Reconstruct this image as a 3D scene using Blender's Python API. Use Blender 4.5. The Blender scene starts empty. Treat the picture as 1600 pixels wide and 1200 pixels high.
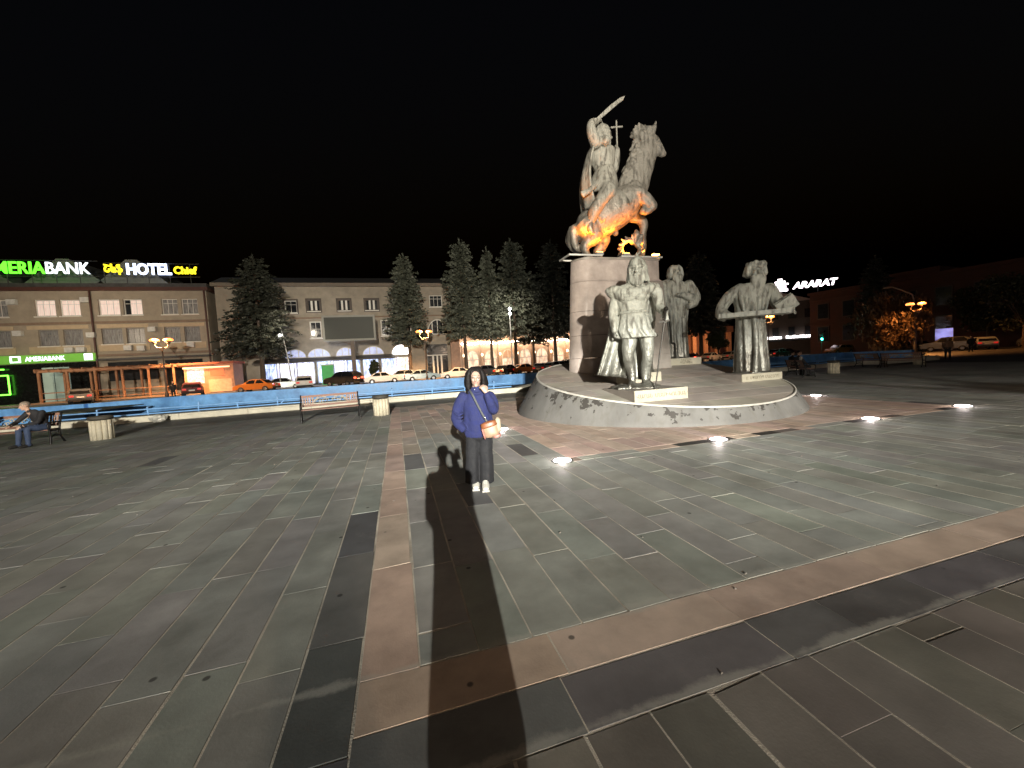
import bpy, bmesh, math, random
from mathutils import Vector, Matrix, kdtree
R = math.radians
rnd = random.Random(7)
sc = bpy.context.scene
col = sc.collection

# ------------------------------------------------------------------ camera
CAM_YAW, CAM_PITCH, CAM_ROLL = R(16.3), R(3.15), R(3.27)
cam = bpy.data.cameras.new('camera'); camo = bpy.data.objects.new('camera', cam); col.objects.link(camo)
r0 = Vector((math.cos(CAM_YAW), -math.sin(CAM_YAW), 0))
fw = Vector((math.sin(CAM_YAW)*math.cos(CAM_PITCH), math.cos(CAM_YAW)*math.cos(CAM_PITCH), -math.sin(CAM_PITCH)))
u0 = r0.cross(fw)
rt = math.cos(CAM_ROLL)*r0 - math.sin(CAM_ROLL)*u0
up = math.cos(CAM_ROLL)*u0 + math.sin(CAM_ROLL)*r0
m = Matrix.Identity(4)
for i in range(3):
    m[i][0], m[i][1], m[i][2] = rt[i], up[i], -fw[i]
m.translation = Vector((0, 0, 1.6)); camo.matrix_world = m
cam.sensor_width = 36; cam.lens = 36*610/1600; cam.clip_start = .05; cam.clip_end = 800
sc.camera = camo

# ------------------------------------------------------------------ world, exposure
w = bpy.data.worlds.new('World'); sc.world = w; w.use_nodes = True
nt = w.node_tree; nt.nodes.clear()
sky = nt.nodes.new('ShaderNodeTexSky'); sky.sky_type = 'NISHITA'; sky.sun_disc = False
sky.sun_elevation = R(-5); sky.sun_rotation = R(200)
bg = nt.nodes.new('ShaderNodeBackground'); bg.inputs['Strength'].default_value = .55
wo = nt.nodes.new('ShaderNodeOutputWorld')
nt.links.new(sky.outputs[0], bg.inputs[0]); nt.links.new(bg.outputs[0], wo.inputs[0])
sc.view_settings.view_transform = 'Standard'; sc.view_settings.look = 'None'
sc.view_settings.exposure = 0; sc.view_settings.gamma = 1; sc.view_settings.use_curve_mapping = False
sc.cycles.use_denoising = True
sc.cycles.max_bounces = 5; sc.cycles.diffuse_bounces = 2; sc.cycles.glossy_bounces = 3
sc.cycles.sample_clamp_indirect = 4; sc.cycles.caustics_reflective = False; sc.cycles.caustics_refractive = False

def lamp(name, kind, loc, power, colr, radius=.1, target=None, size=None, blend=.3):
    l = bpy.data.lights.new(name, kind); l.energy = power; l.color = colr
    if kind in ('POINT', 'SPOT'): l.shadow_soft_size = radius
    if kind == 'SPOT': l.spot_size = R(size or 60); l.spot_blend = blend
    o = bpy.data.objects.new(name, l); col.objects.link(o); o.location = loc
    if target is not None:
        o.rotation_euler = (Vector(target)-Vector(loc)).to_track_quat('-Z', 'Y').to_euler()
    return o
# faint moonlight
mo = bpy.data.lights.new('moon', 'SUN'); mo.energy = .004; mo.angle = R(.5); mo.color = (.8, .85, 1)
moo = bpy.data.objects.new('moon', mo); col.objects.link(moo); moo.rotation_euler = (R(50), 0, R(200))

# the big floodlight on its mast behind the photographer; beam shaped to imitate corner darkening by the lens
FLOOD = Vector((-3.0, -26.0, 7.4))
fl = lamp('floodlight_beam', 'SPOT', FLOOD, 208000, (1, .97, .89), .10, (8, 16, 3.2), 130, .3)
def shape_beam(o, elev_pts, azim_pts):
    # made-up falloff of the lamp by vertical and horizontal angle, in degrees
    o.data.use_nodes = True; ln = o.data.node_tree; em = [n for n in ln.nodes if n.type == 'EMISSION'][0]
    geo = ln.nodes.new('ShaderNodeNewGeometry'); sp = ln.nodes.new('ShaderNodeSeparateXYZ'); ln.links.new(geo.outputs['Incoming'], sp.inputs[0])
    def lmath(op, a, b=None):
        n = ln.nodes.new('ShaderNodeMath'); n.operation = op
        for k, v in enumerate((a, b)):
            if v is None: continue
            if isinstance(v, (int, float)): n.inputs[k].default_value = v
            else: ln.links.new(v, n.inputs[k])
        return n.outputs[0]
    def lcurve(x, pts):
        lo, hi = pts[0][0], pts[-1][0]
        mr = ln.nodes.new('ShaderNodeMapRange'); mr.inputs[1].default_value = lo; mr.inputs[2].default_value = hi; ln.links.new(x, mr.inputs[0])
        rp = ln.nodes.new('ShaderNodeValToRGB'); rp.color_ramp.interpolation = 'EASE'; el = rp.color_ramp.elements
        while len(el) < len(pts): el.new(.5)
        for e, (px, v) in zip(el, pts): e.position = (px-lo)/(hi-lo); e.color = (v, v, v, 1)
        ln.links.new(mr.outputs[0], rp.inputs[0]); return rp.outputs[0]
    elev = lmath('MULTIPLY', lmath('ARCSINE', lmath('MULTIPLY', sp.outputs[2], -1)), 57.2958)
    azim = lmath('MULTIPLY', lmath('ARCTAN2', sp.outputs[0], sp.outputs[1]), 57.2958)
    ln.links.new(lmath('MULTIPLY', lcurve(elev, elev_pts), lcurve(azim, azim_pts)), em.inputs['Strength'])
shape_beam(fl, [(-8, .20), (2, .20), (6.2, .15), (7.6, .20), (8.8, .62), (10.6, 1.0), (12.6, .9), (13.8, .50), (15.0, .17), (19, .05)],
           [(-62, .06), (-30, .2), (-14, .27), (-5, .36), (2, .62), (8, 1), (15, 1), (19, .64), (26, .27), (40, .08), (66, .03)])
# second lamp added on the mast to brighten the facades and pines across the street
f2 = lamp('floodlight_beam', 'SPOT', FLOOD+Vector((.4, 0, .3)), 150000, (1, .89, .72), .12, (-6, 60, 8.5), 80, .3)
shape_beam(f2, [(-12, .6), (-5, .9), (0, 1), (5, .95), (7, .8), (9, .45), (10.5, .0), (20, 0)], [(-50, 0), (-33, .5), (-24, .75), (-5, 1), (6, 1), (11, .9), (14, .25), (18, 0), (60, 0)])

# ------------------------------------------------------------------ materials
def N(nt, t, **kw):
    n = nt.nodes.new(t)
    for k, v in kw.items(): setattr(n, k, v)
    return n
MATS = {}
def mat(name, c=(.5, .5, .5), rough=.6, metal=0, spec=.5, var=.2, scale=3., stretch=(1, 1, 1), bump=0., bscale=60., emit=None, es=0,
        c2=None, attr=False, coat=0, rvar=.12, alpha=None, space='pos', detail=5):
    if name in MATS: return MATS[name]
    m = bpy.data.materials.new(name); m.use_nodes = True; nt = m.node_tree
    b = nt.nodes['Principled BSDF']; L = nt.links.new
    b.inputs['Roughness'].default_value = rough; b.inputs['Metallic'].default_value = metal
    b.inputs['Specular IOR Level'].default_value = spec
    if coat: b.inputs['Coat Weight'].default_value = coat; b.inputs['Coat Roughness'].default_value = .08
    if space == 'pos': co = N(nt, 'ShaderNodeNewGeometry').outputs['Position']
    else: co = N(nt, 'ShaderNodeTexCoord').outputs['Object']
    mp = N(nt, 'ShaderNodeMapping'); mp.inputs['Scale'].default_value = stretch; L(co, mp.inputs[0])
    no = N(nt, 'ShaderNodeTexNoise'); no.inputs['Scale'].default_value = scale; no.inputs['Detail'].default_value = detail
    no.inputs['Roughness'].default_value = .62; L(mp.outputs[0], no.inputs[0])
    mix = N(nt, 'ShaderNodeMix', data_type='RGBA')
    rp = N(nt, 'ShaderNodeMapRange'); rp.inputs[1].default_value = .3; rp.inputs[2].default_value = .7; L(no.outputs[0], rp.inputs[0])
    L(rp.outputs[0], mix.inputs['Factor'])
    if attr:
        a = N(nt, 'ShaderNodeAttribute', attribute_name='tint')
        for k, f in (('A', 1-var), ('B', 1+var)):
            q = N(nt, 'ShaderNodeMix', data_type='RGBA', blend_type='MULTIPLY'); q.inputs['Factor'].default_value = 1
            L(a.outputs['Color'], q.inputs['A']); q.inputs['B'].default_value = (f, f, f, 1); L(q.outputs['Result'], mix.inputs[k])
    else:
        d = c2 or tuple(x*(1-var) for x in c); e = c if c2 else tuple(min(1, x*(1+var)) for x in c)
        mix.inputs['A'].default_value = (*d, 1); mix.inputs['B'].default_value = (*e, 1)
    L(mix.outputs['Result'], b.inputs['Base Color'])
    if rvar:
        rr = N(nt, 'ShaderNodeMapRange'); rr.inputs[1].default_value = .3; rr.inputs[2].default_value = .7
        rr.inputs[3].default_value = max(.02, rough-rvar); rr.inputs[4].default_value = min(1, rough+rvar)
        L(no.outputs[0], rr.inputs[0]); L(rr.outputs[0], b.inputs['Roughness'])
    if bump:
        n2 = N(nt, 'ShaderNodeTexNoise'); n2.inputs['Scale'].default_value = bscale; n2.inputs['Detail'].default_value = 6; L(mp.outputs[0], n2.inputs[0])
        bp = N(nt, 'ShaderNodeBump'); bp.inputs['Strength'].default_value = bump; bp.inputs['Distance'].default_value = .01
        L(n2.outputs[0], bp.inputs['Height']); L(bp.outputs[0], b.inputs['Normal'])
    if emit:
        b.inputs['Emission Color'].default_value = (*emit, 1); b.inputs['Emission Strength'].default_value = es
    MATS[name] = m; return m
def socket(m, name): return m.node_tree.nodes['Principled BSDF'].inputs[name]

# ------------------------------------------------------------------ mesh building
class MB:
    def __init__(s): s.v = []; s.f = []; s.mi = []; s.cur = 0; s.tint = []; s.tc = None; s.fa = 1.
    def face(s, idx): s.f.append(tuple(idx)); s.mi.append(s.cur); s.tint.append(s.tc)
    def add(s, vs, fs):
        o = len(s.v); s.v.extend(Vector(p) for p in vs)
        for f in fs: s.face([o+i for i in f])
    def box(s, a, b):
        (x0, y0, z0), (x1, y1, z1) = a, b
        s.add([(x0,y0,z0),(x1,y0,z0),(x1,y1,z0),(x0,y1,z0),(x0,y0,z1),(x1,y0,z1),(x1,y1,z1),(x0,y1,z1)],
              [(3,2,1,0),(4,5,6,7),(0,1,5,4),(1,2,6,5),(2,3,7,6),(3,0,4,7)]); return s
    def obox(s, c, size, rot=None):
        o = len(s.v); x, y, z = size[0]/2, size[1]/2, size[2]/2
        s.box((-x,-y,-z), (x,y,z)); M_ = rot if rot is not None else Matrix.Identity(3)
        for i in range(o, len(s.v)): s.v[i] = M_ @ s.v[i] + Vector(c)
        return s
    def chbox(s, a, b, ch):
        # box with chamfered edges round the +Z face
        (x0, y0, z0), (x1, y1, z1) = a, b
        s.add([(x0,y0,z0),(x1,y0,z0),(x1,y1,z0),(x0,y1,z0),(x0,y0,z1-ch),(x1,y0,z1-ch),(x1,y1,z1-ch),(x0,y1,z1-ch),
               (x0+ch,y0+ch,z1),(x1-ch,y0+ch,z1),(x1-ch,y1-ch,z1),(x0+ch,y1-ch,z1)],
              [(0,1,5,4),(1,2,6,5),(2,3,7,6),(3,0,4,7),(4,5,9,8),(5,6,10,9),(6,7,11,10),(7,4,8,11),(8,9,10,11)]); return s
    def prism(s, poly, axis, a, b):
        # extrude polygon given in the two other axes between a and b on axis (0,1,2)
        def P(p, t):
            q = list(p); q.insert(axis, t); return q
        n = len(poly); s.add([P(p, a) for p in poly]+[P(p, b) for p in poly],
              [tuple(range(n-1, -1, -1)), tuple(range(n, 2*n))]+[(i, (i+1) % n, n+(i+1) % n, n+i) for i in range(n)]); return s
    def rings(s, rs, cap=True, close=True):
        o = len(s.v); n = len(rs[0])
        for r in rs: s.v.extend(Vector(p) for p in r)
        for k in range(len(rs)-1):
            for i in range(n if close else n-1):
                j = (i+1) % n; s.face((o+k*n+i, o+k*n+j, o+(k+1)*n+j, o+(k+1)*n+i))
        if cap:
            for k, rev in ((0, True), (len(rs)-1, False)):
                c = sum((Vector(p) for p in rs[k]), Vector())/n; ci = len(s.v); s.v.append(c)
                for i in range(n):
                    j = (i+1) % n; t = (o+k*n+i, o+k*n+j, ci); s.face(t[::-1] if rev else t)
        return s
    def lathe(s, prof, c=(0, 0, 0), seg=24, cap=True):
        return s.rings([[(c[0]+r*math.cos(2*math.pi*i/seg), c[1]+r*math.sin(2*math.pi*i/seg), c[2]+z) for i in range(seg)] for r, z in prof], cap)
    def tube(s, pts, rad, seg=10, sub=0, round_=True, flat=None):
        pts = [Vector(p) for p in pts]; n = len(pts)
        if not isinstance(rad, (list, tuple)): rad = [rad]*n
        rad = [(r, r) if not isinstance(r, (list, tuple)) else r for r in rad]
        if sub and n > 2:
            P, Q = [], []
            for i in range(n-1):
                p0, p1, p2, p3 = pts[max(i-1, 0)], pts[i], pts[i+1], pts[min(i+2, n-1)]
                for k in range(sub):
                    t = k/sub
                    P.append(.5*((2*p1)+(p2-p0)*t+(2*p0-5*p1+4*p2-p3)*t*t+(3*p1-p0-3*p2+p3)*t**3))
                    e = t*t*(3-2*t); Q.append(tuple(a*(1-e)+b*e for a, b in zip(rad[i], rad[i+1])))
            P.append(pts[-1]); Q.append(rad[-1]); pts, rad, n = P, Q, len(P)
        tg = [(pts[min(i+1, n-1)]-pts[max(i-1, 0)]).normalized() for i in range(n)]
        ref = Vector(flat) if flat is not None else (Vector((0, 1, 0)) if abs(tg[0].y) < .9 else Vector((1, 0, 0)))
        rs = []
        for i in range(n):
            a = (ref - tg[i]*ref.dot(tg[i])).normalized()
            if flat is None: ref = a
            b = tg[i].cross(a)
            rs.append((pts[i], a, b, rad[i]))
        out = []
        def ring(p, a, b, r, k=1): return [p+a*(r[0]*k*math.cos(2*math.pi*j/seg))+b*(r[1]*k*math.sin(2*math.pi*j/seg)) for j in range(seg)]
        if round_:
            p, a, b, r = rs[0]; h = min(r)
            for q in (.92, .55): out.append(ring(p-tg[0]*h*q*.8, a, b, r, math.sqrt(max(.02, 1-q*q))))
        out += [ring(*q) for q in rs]
        if round_:
            p, a, b, r = rs[-1]; h = min(r)
            for q in (.55, .92): out.append(ring(p+tg[-1]*h*q*.8, a, b, r, math.sqrt(max(.02, 1-q*q))))
        return s.rings(out)
    def ell(s, c, r, rot=None, seg=16, n=10, bumpf=None):
        rs = []
        for k in range(n+1):
            ph = math.pi*(.02+.96*k/n); z = -math.cos(ph); q = math.sin(ph); ring = []
            for i in range(seg):
                t = 2*math.pi*i/seg; d = Vector((q*math.cos(t), q*math.sin(t), z)); k2 = bumpf(d) if bumpf else 1
                p = Vector((d.x*r[0]*k2, d.y*r[1]*k2, d.z*r[2]*k2)); p = rot @ p if rot is not None else p; ring.append(p+Vector(c))
            rs.append(ring)
        return s.rings(rs)
    def robe(s, rs, folds=9, seg=64, ph=0., sharp=.5):
        # rs: (cx, cy, z, rx, ry, fold amplitude)
        out = []
        for cx, cy, z, rx, ry, am in rs:
            ring = []
            for i in range(seg):
                t = 2*math.pi*i/seg
                f = 1+am*s.fa*(math.cos(folds*t+ph+z*.9)*.65+math.cos((folds*2-3)*t+1.7+z*1.6)*.35)
                ring.append((cx+rx*f*math.cos(t), cy+ry*f*math.sin(t), z))
            out.append(ring)
        return s.rings(out)
    def mesh(s, name, mats, smooth=False):
        me = bpy.data.meshes.new(name); me.from_pydata([tuple(p) for p in s.v], [], s.f)
        for k in (mats if isinstance(mats, (list, tuple)) else [mats]): me.materials.append(k)
        if any(s.mi): me.polygons.foreach_set('material_index', s.mi)
        if s.tc is not None:
            a = me.color_attributes.new('tint', 'FLOAT_COLOR', 'CORNER'); buf = []
            for f, t in zip(s.f, s.tint): buf.extend((*t, 1.)*len(f))
            a.data.foreach_set('color', buf)
        if smooth: me.polygons.foreach_set('use_smooth', [True]*len(me.polygons))
        me.update(); return me
    def build(s, name, mats, parent=None, smooth=False):
        o = bpy.data.objects.new(name, s.mesh(name, mats, smooth)); col.objects.link(o); o.parent = parent; return o
    def remesh(s, name, mats, voxel, parent=None, it=3, noise=0, nscale=6, keepmi=False):
        # voxel union of all pieces: one continuous skin
        me = s.mesh('tmp', mats); o = bpy.data.objects.new('tmp', me); col.objects.link(o)
        q = o.modifiers.new('r', 'REMESH'); q.mode = 'VOXEL'; q.voxel_size = voxel
        if it: q = o.modifiers.new('s', 'SMOOTH'); q.factor = .5; q.iterations = it
        if noise:
            tx = bpy.data.textures.new('n', 'CLOUDS'); tx.noise_scale = 1/nscale; tx.noise_depth = 3
            q = o.modifiers.new('d', 'DISPLACE'); q.texture = tx; q.strength = noise; q.mid_level = .5
        dg = bpy.context.evaluated_depsgraph_get(); nm = bpy.data.meshes.new_from_object(o.evaluated_get(dg), depsgraph=dg)
        nm.materials.clear()
        for k in (mats if isinstance(mats, (list, tuple)) else [mats]): nm.materials.append(k)
        nm.polygons.foreach_set('use_smooth', [True]*len(nm.polygons))
        if keepmi and any(s.mi):
            vm = {}
            for f, k in zip(s.f, s.mi):
                for i in f: vm[i] = k
            kd = kdtree.KDTree(len(s.v))
            for i, p in enumerate(s.v): kd.insert(p, i)
            kd.balance()
            nm.polygons.foreach_set('material_index', [vm.get(kd.find(p.center)[1], 0) for p in nm.polygons])
        bpy.data.objects.remove(o); bpy.data.meshes.remove(me)
        nm.name = name; ob = bpy.data.objects.new(name, nm); col.objects.link(ob); ob.parent = parent; return ob

def tag(o, label=None, cat=None, group=None, kind=None):
    if label: o['label'] = label
    if cat: o['category'] = cat
    if group: o['group'] = group
    if kind: o['kind'] = kind
    return o
def thing(name, label, cat, loc=(0, 0, 0), rz=0, group=None):
    o = bpy.data.objects.new(name, None); col.objects.link(o); o.location = loc; o.rotation_euler = (0, 0, rz)
    o.empty_display_size = .1
    return tag(o, label, cat, group)
def struct(name, loc=(0, 0, 0)):
    o = bpy.data.objects.new(name, None); col.objects.link(o); o.location = loc; o['kind'] = 'structure'; return o
def copy_tree(o, parent=None):
    c = o.copy(); col.objects.link(c); c.parent = parent
    for ch in list(o.children): copy_tree(ch, c)
    return c
def rotz(a): return Matrix.Rotation(a, 3, 'Z')

# ------------------------------------------------------------------ ground and paving
M_asph = mat('asphalt', (.05, .048, .045), .8, var=.3, scale=2, bump=.3, bscale=90)
MB().box((-220, -120, -.35), (260, 240, -.10)).build('ground', M_asph)['kind'] = 'structure'

M_stone = mat('basalt_paving', rough=.6, spec=.24, attr=True, var=.2, scale=2.6, bump=.10, bscale=70, rvar=.13, detail=8)
def stains(m, dark=.45):
    # gum spots, oil marks and pale lime bloom, shapes of their own
    nt = m.node_tree; b = nt.nodes['Principled BSDF']; L = nt.links.new
    src = b.inputs['Base Color'].links[0].from_socket
    pos = N(nt, 'ShaderNodeNewGeometry').outputs['Position']
    vo = N(nt, 'ShaderNodeTexVoronoi'); vo.inputs['Scale'].default_value = 3.1; L(pos, vo.inputs['Vector'])
    wn = N(nt, 'ShaderNodeMapRange'); wn.inputs[1].default_value = .045; wn.inputs[2].default_value = .07; wn.inputs[3].default_value = 1; wn.inputs[4].default_value = 0
    L(vo.outputs['Distance'], wn.inputs[0])
    mx = N(nt, 'ShaderNodeMix', data_type='RGBA'); mx.inputs['B'].default_value = (.035, .033, .03, 1)
    L(src, mx.inputs['A']); sc_ = N(nt, 'ShaderNodeMath', operation='MULTIPLY'); sc_.inputs[1].default_value = .8; L(wn.outputs[0], sc_.inputs[0]); L(sc_.outputs[0], mx.inputs['Factor'])
    n1 = N(nt, 'ShaderNodeTexNoise'); n1.inputs['Scale'].default_value = .9; n1.inputs['Detail'].default_value = 7; n1.inputs['Roughness'].default_value = .7; L(pos, n1.inputs['Vector'])
    r1 = N(nt, 'ShaderNodeMapRange'); r1.inputs[1].default_value = .54; r1.inputs[2].default_value = .70; L(n1.outputs[0], r1.inputs[0])
    s1 = N(nt, 'ShaderNodeMath', operation='MULTIPLY'); s1.inputs[1].default_value = dark; L(r1.outputs[0], s1.inputs[0])
    m2 = N(nt, 'ShaderNodeMix', data_type='RGBA', blend_type='MULTIPLY'); m2.inputs['B'].default_value = (.45, .43, .42, 1)
    L(mx.outputs['Result'], m2.inputs['A']); L(s1.outputs[0], m2.inputs['Factor'])
    n3 = N(nt, 'ShaderNodeTexNoise'); n3.inputs['Scale'].default_value = 1.7; n3.inputs['Detail'].default_value = 9; n3.inputs['Roughness'].default_value = .75
    L(pos, n3.inputs['Vector'])
    r3 = N(nt, 'ShaderNodeMapRange'); r3.inputs[1].default_value = .58; r3.inputs[2].default_value = .78; r3.inputs[4].default_value = .5; L(n3.outputs[0], r3.inputs[0])
    m3 = N(nt, 'ShaderNodeMix', data_type='RGBA'); m3.inputs['B'].default_value = (.30, .28, .25, 1)
    L(m2.outputs['Result'], m3.inputs['A']); L(r3.outputs[0], m3.inputs['Factor'])
    # broad patches of grime worn by feet, and lime smeared along two joints
    n4 = N(nt, 'ShaderNodeTexNoise'); n4.inputs['Scale'].default_value = .55; n4.inputs['Detail'].default_value = 8; n4.inputs['Roughness'].default_value = .6; L(pos, n4.inputs['Vector'])
    r4 = N(nt, 'ShaderNodeMapRange'); r4.inputs[1].default_value = .35; r4.inputs[2].default_value = .65; r4.inputs[3].default_value = .80; r4.inputs[4].default_value = 1.14; L(n4.outputs[0], r4.inputs[0])
    m4 = N(nt, 'ShaderNodeMix', data_type='RGBA', blend_type='MULTIPLY'); m4.inputs['Factor'].default_value = 1; L(m3.outputs['Result'], m4.inputs['A']); L(r4.outputs[0], m4.inputs['B'])
    sx = N(nt, 'ShaderNodeSeparateXYZ'); L(pos, sx.inputs[0]); prev = m4.outputs['Result']
    for yc in (1.475, 2.105):
        d_ = N(nt, 'ShaderNodeMath', operation='SUBTRACT'); d_.inputs[1].default_value = yc; L(sx.outputs[1], d_.inputs[0])
        a_ = N(nt, 'ShaderNodeMath', operation='ABSOLUTE'); L(d_.outputs[0], a_.inputs[0])
        f_ = N(nt, 'ShaderNodeMath', operation='MULTIPLY_ADD'); f_.inputs[1].default_value = 4.2; L(a_.outputs[0], f_.inputs[0]); L(n3.outputs[0], f_.inputs[2])
        q_ = N(nt, 'ShaderNodeMapRange'); q_.inputs[1].default_value = .50; q_.inputs[2].default_value = .64; q_.inputs[3].default_value = .55; q_.inputs[4].default_value = 0; L(f_.outputs[0], q_.inputs[0])
        m5 = N(nt, 'ShaderNodeMix', data_type='RGBA'); m5.inputs['B'].default_value = (.40, .39, .34, 1); L(prev, m5.inputs['A']); L(q_.outputs[0], m5.inputs['Factor']); prev = m5.outputs['Result']
    L(prev, b.inputs['Base Color'])
stains(M_stone)
M_mortar = mat('mortar', (.74, .68, .56), .85, c2=(.22, .19, .155), scale=1.6, bump=.5, bscale=120, rvar=0, detail=8)

GREY = (.283, .286, .258); DARK = (.125, .125, .124); PINK = (.48, .365, .30); BUFF = (.34, .295, .25); BROWN = (.15, .125, .105)
slabs = []          # (x0, y0, x1, y1, tint)
def vary(c, a=.13, hue=.04):
    k = 1+rnd.uniform(-a, a); return tuple(max(.01, x*k*(1+rnd.uniform(-hue, hue))) for x in c)
def rows_y(x0, n, wd, y0, y1, tint, lo=.75, hi=1.35, off=None):
    for i in range(n):
        xa, xb = x0+i*wd, x0+(i+1)*wd
        a, b = (y0(xa) if callable(y0) else y0), (y1(xa) if callable(y1) else y1)
        y = a-rnd.uniform(0, .8) if off is None else a+off
        while y < b:
            e = y+rnd.uniform(lo, hi); p, q = max(y, a), min(e, b)
            if q-p > .05:
                t = tint((xa+xb)/2, (p+q)/2) if callable(tint) else tint
                if t: slabs.append((xa, p, xb, q, t))
            y = e
def row_x(y0, y1, cuts, tint):
    for a, b in zip(cuts, cuts[1:]): slabs.append((a, y0, b, y1, tint() if callable(tint) else tint))
def cutsto(start, end, lo, hi):
    c = list(start)
    while c[-1] < end: c.append(c[-1]+rnd.uniform(lo, hi))
    return c
# left field, first row of dark slabs beside the pink strip
def t_left(x, y):
    if x > -.62 and y < 4.8: return vary(DARK, .15)
    if rnd.random() < .012: return vary(DARK, .2)
    return vary(GREY, .08)
rows_y(-.30-.31*75, 75, .31, -2.5, 17, t_left)
rows_y(-.30, 1, .31, 2.09, 16.9, lambda x, y: vary(PINK, .08), .9, 1.25, 0)
# field between the strip and the monument
def pad(x, y): return 2.42 < x < 12.5 and 5.78 < y < 15.6
def t_right(x, y):
    if pad(x, y): return vary(PINK, .10)
    if x < 2.4 and 9.0 < y: return vary(BUFF if rnd.random() < .7 else PINK, .1)
    if x < .35 and y > 7.6: return vary(BUFF, .1)
    if rnd.random() < .012: return vary(DARK, .2)
    return vary(GREY, .08)
rows_y(.01, 7, .32, 2.09, 16.9, t_right)
PADX = .01+7*.32
rows_y(PADX, 100, .32, 2.09, 5.55, t_right)
rows_y(PADX, 32, .32, 5.79, 15.5, t_right, 1.0, 1.7)
rows_y(PADX+32*.32, 68, .32, 5.55, 16.9, t_right)
rows_y(PADX, 32, .32, 15.5, 16.9, lambda x, y: vary(GREY))
# border row in front of the pad, several slabs dark or missing their colour
row_x(5.55, 5.79, cutsto([PADX], PADX+32*.32-.4, .35, .8)[:-1]+[PADX+32*.32], lambda: vary(rnd.choice((BROWN, (.03, .027, .024), GREY, PINK, (.035, .03, .027), (.028, .025, .022))), .15))
# cross strip of pink slabs and band of dark slabs, then the field in front of them
row_x(1.77, 2.09, cutsto([-.30, .74, 1.86, 3.17, 4.3], 32, 1.05, 1.35), lambda: vary((.47, .36, .29), .08))
row_x(1.45, 1.77, cutsto([-.30, .68, 1.86, 2.41, 3.16], 32, .6, 1.2), lambda: vary((.135, .132, .13), .08))
rows_y(-.30, 100, .32, -2.5, 1.45, lambda x, y: vary((.19, .178, .152), .16), 1.0, 1.8)

paving = struct('plaza_paving')
MB().box((-24, -2.6, -.14), (32.5, 17, -.0022)).build('mortar_bed', M_mortar, paving)
def slab_mb(mb, s, local=False):
    x0, y0, x1, y1, t = s; g = .0055+rnd.random()**2*.005; gy = .0015+rnd.random()**3*.006; mb.tc = t
    z = rnd.uniform(0, .0022); 
    o = len(mb.v); (mb.chbox((x0+g, y0+gy, -.05), (x1-g, y1-gy, z), .0009) if (x1-x0) < (y1-y0) else mb.chbox((x0+gy, y0+g, -.05), (x1-gy, y1-g, z), .0009))
    tx, ty = rnd.uniform(-1, 1)*.0007/(x1-x0)*2, rnd.uniform(-1, 1)*.0008/(y1-y0)*2
    jit = [(rnd.uniform(-.0025, .0025), rnd.uniform(-.004, .004)) for _ in range(4)]
    if rnd.random() < .05: q = rnd.randrange(4); jit[q] = tuple((-1 if (q in (1, 2)) == (k == 0) and k == 0 or (q in (2, 3) and k == 1) else 1)*rnd.uniform(.008, .02) for k in (0, 1))
    for i in range(o, len(mb.v)): mb.v[i].x += jit[(i-o) % 4][0]; mb.v[i].y += jit[(i-o) % 4][1]
    for i in range(o, len(mb.v)):
        p = mb.v[i]
        if p.z > -.04: p.z += (p.x-(x0+x1)/2)*tx+(p.y-(y0+y1)/2)*ty
def seen(s):
    c = Vector(((s[0]+s[2])/2, (s[1]+s[3])/2, -1.6)); d = c.dot(fw)
    if d < .4: return 0
    u, v = c.dot(rt)/d*610, c.dot(up)/d*610
    if abs(u) > 860 or abs(v) > 690: return 0
    return (s[2]-s[0])*(s[3]-s[1])/(c.length**3)
rank = sorted(slabs, key=seen, reverse=True)
for s in rank[:300]:
    mb = MB(); slab_mb(mb, s); o = mb.build('slab', M_stone, paving)
mb = MB()
for s in rank[300:]: slab_mb(mb, s)
mb.build('far_slabs', M_stone, paving)['kind'] = 'stuff'
# pale kerb line and grey apron before the fountain
MB().box((-24, 17.02, -.2), (32.5, 20.4, -.012)).build('fountain_apron', mat('apron_stone', (.12, .118, .105), .55, var=.4, scale=1.2, bump=.3), None)['kind'] = 'structure'
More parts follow.
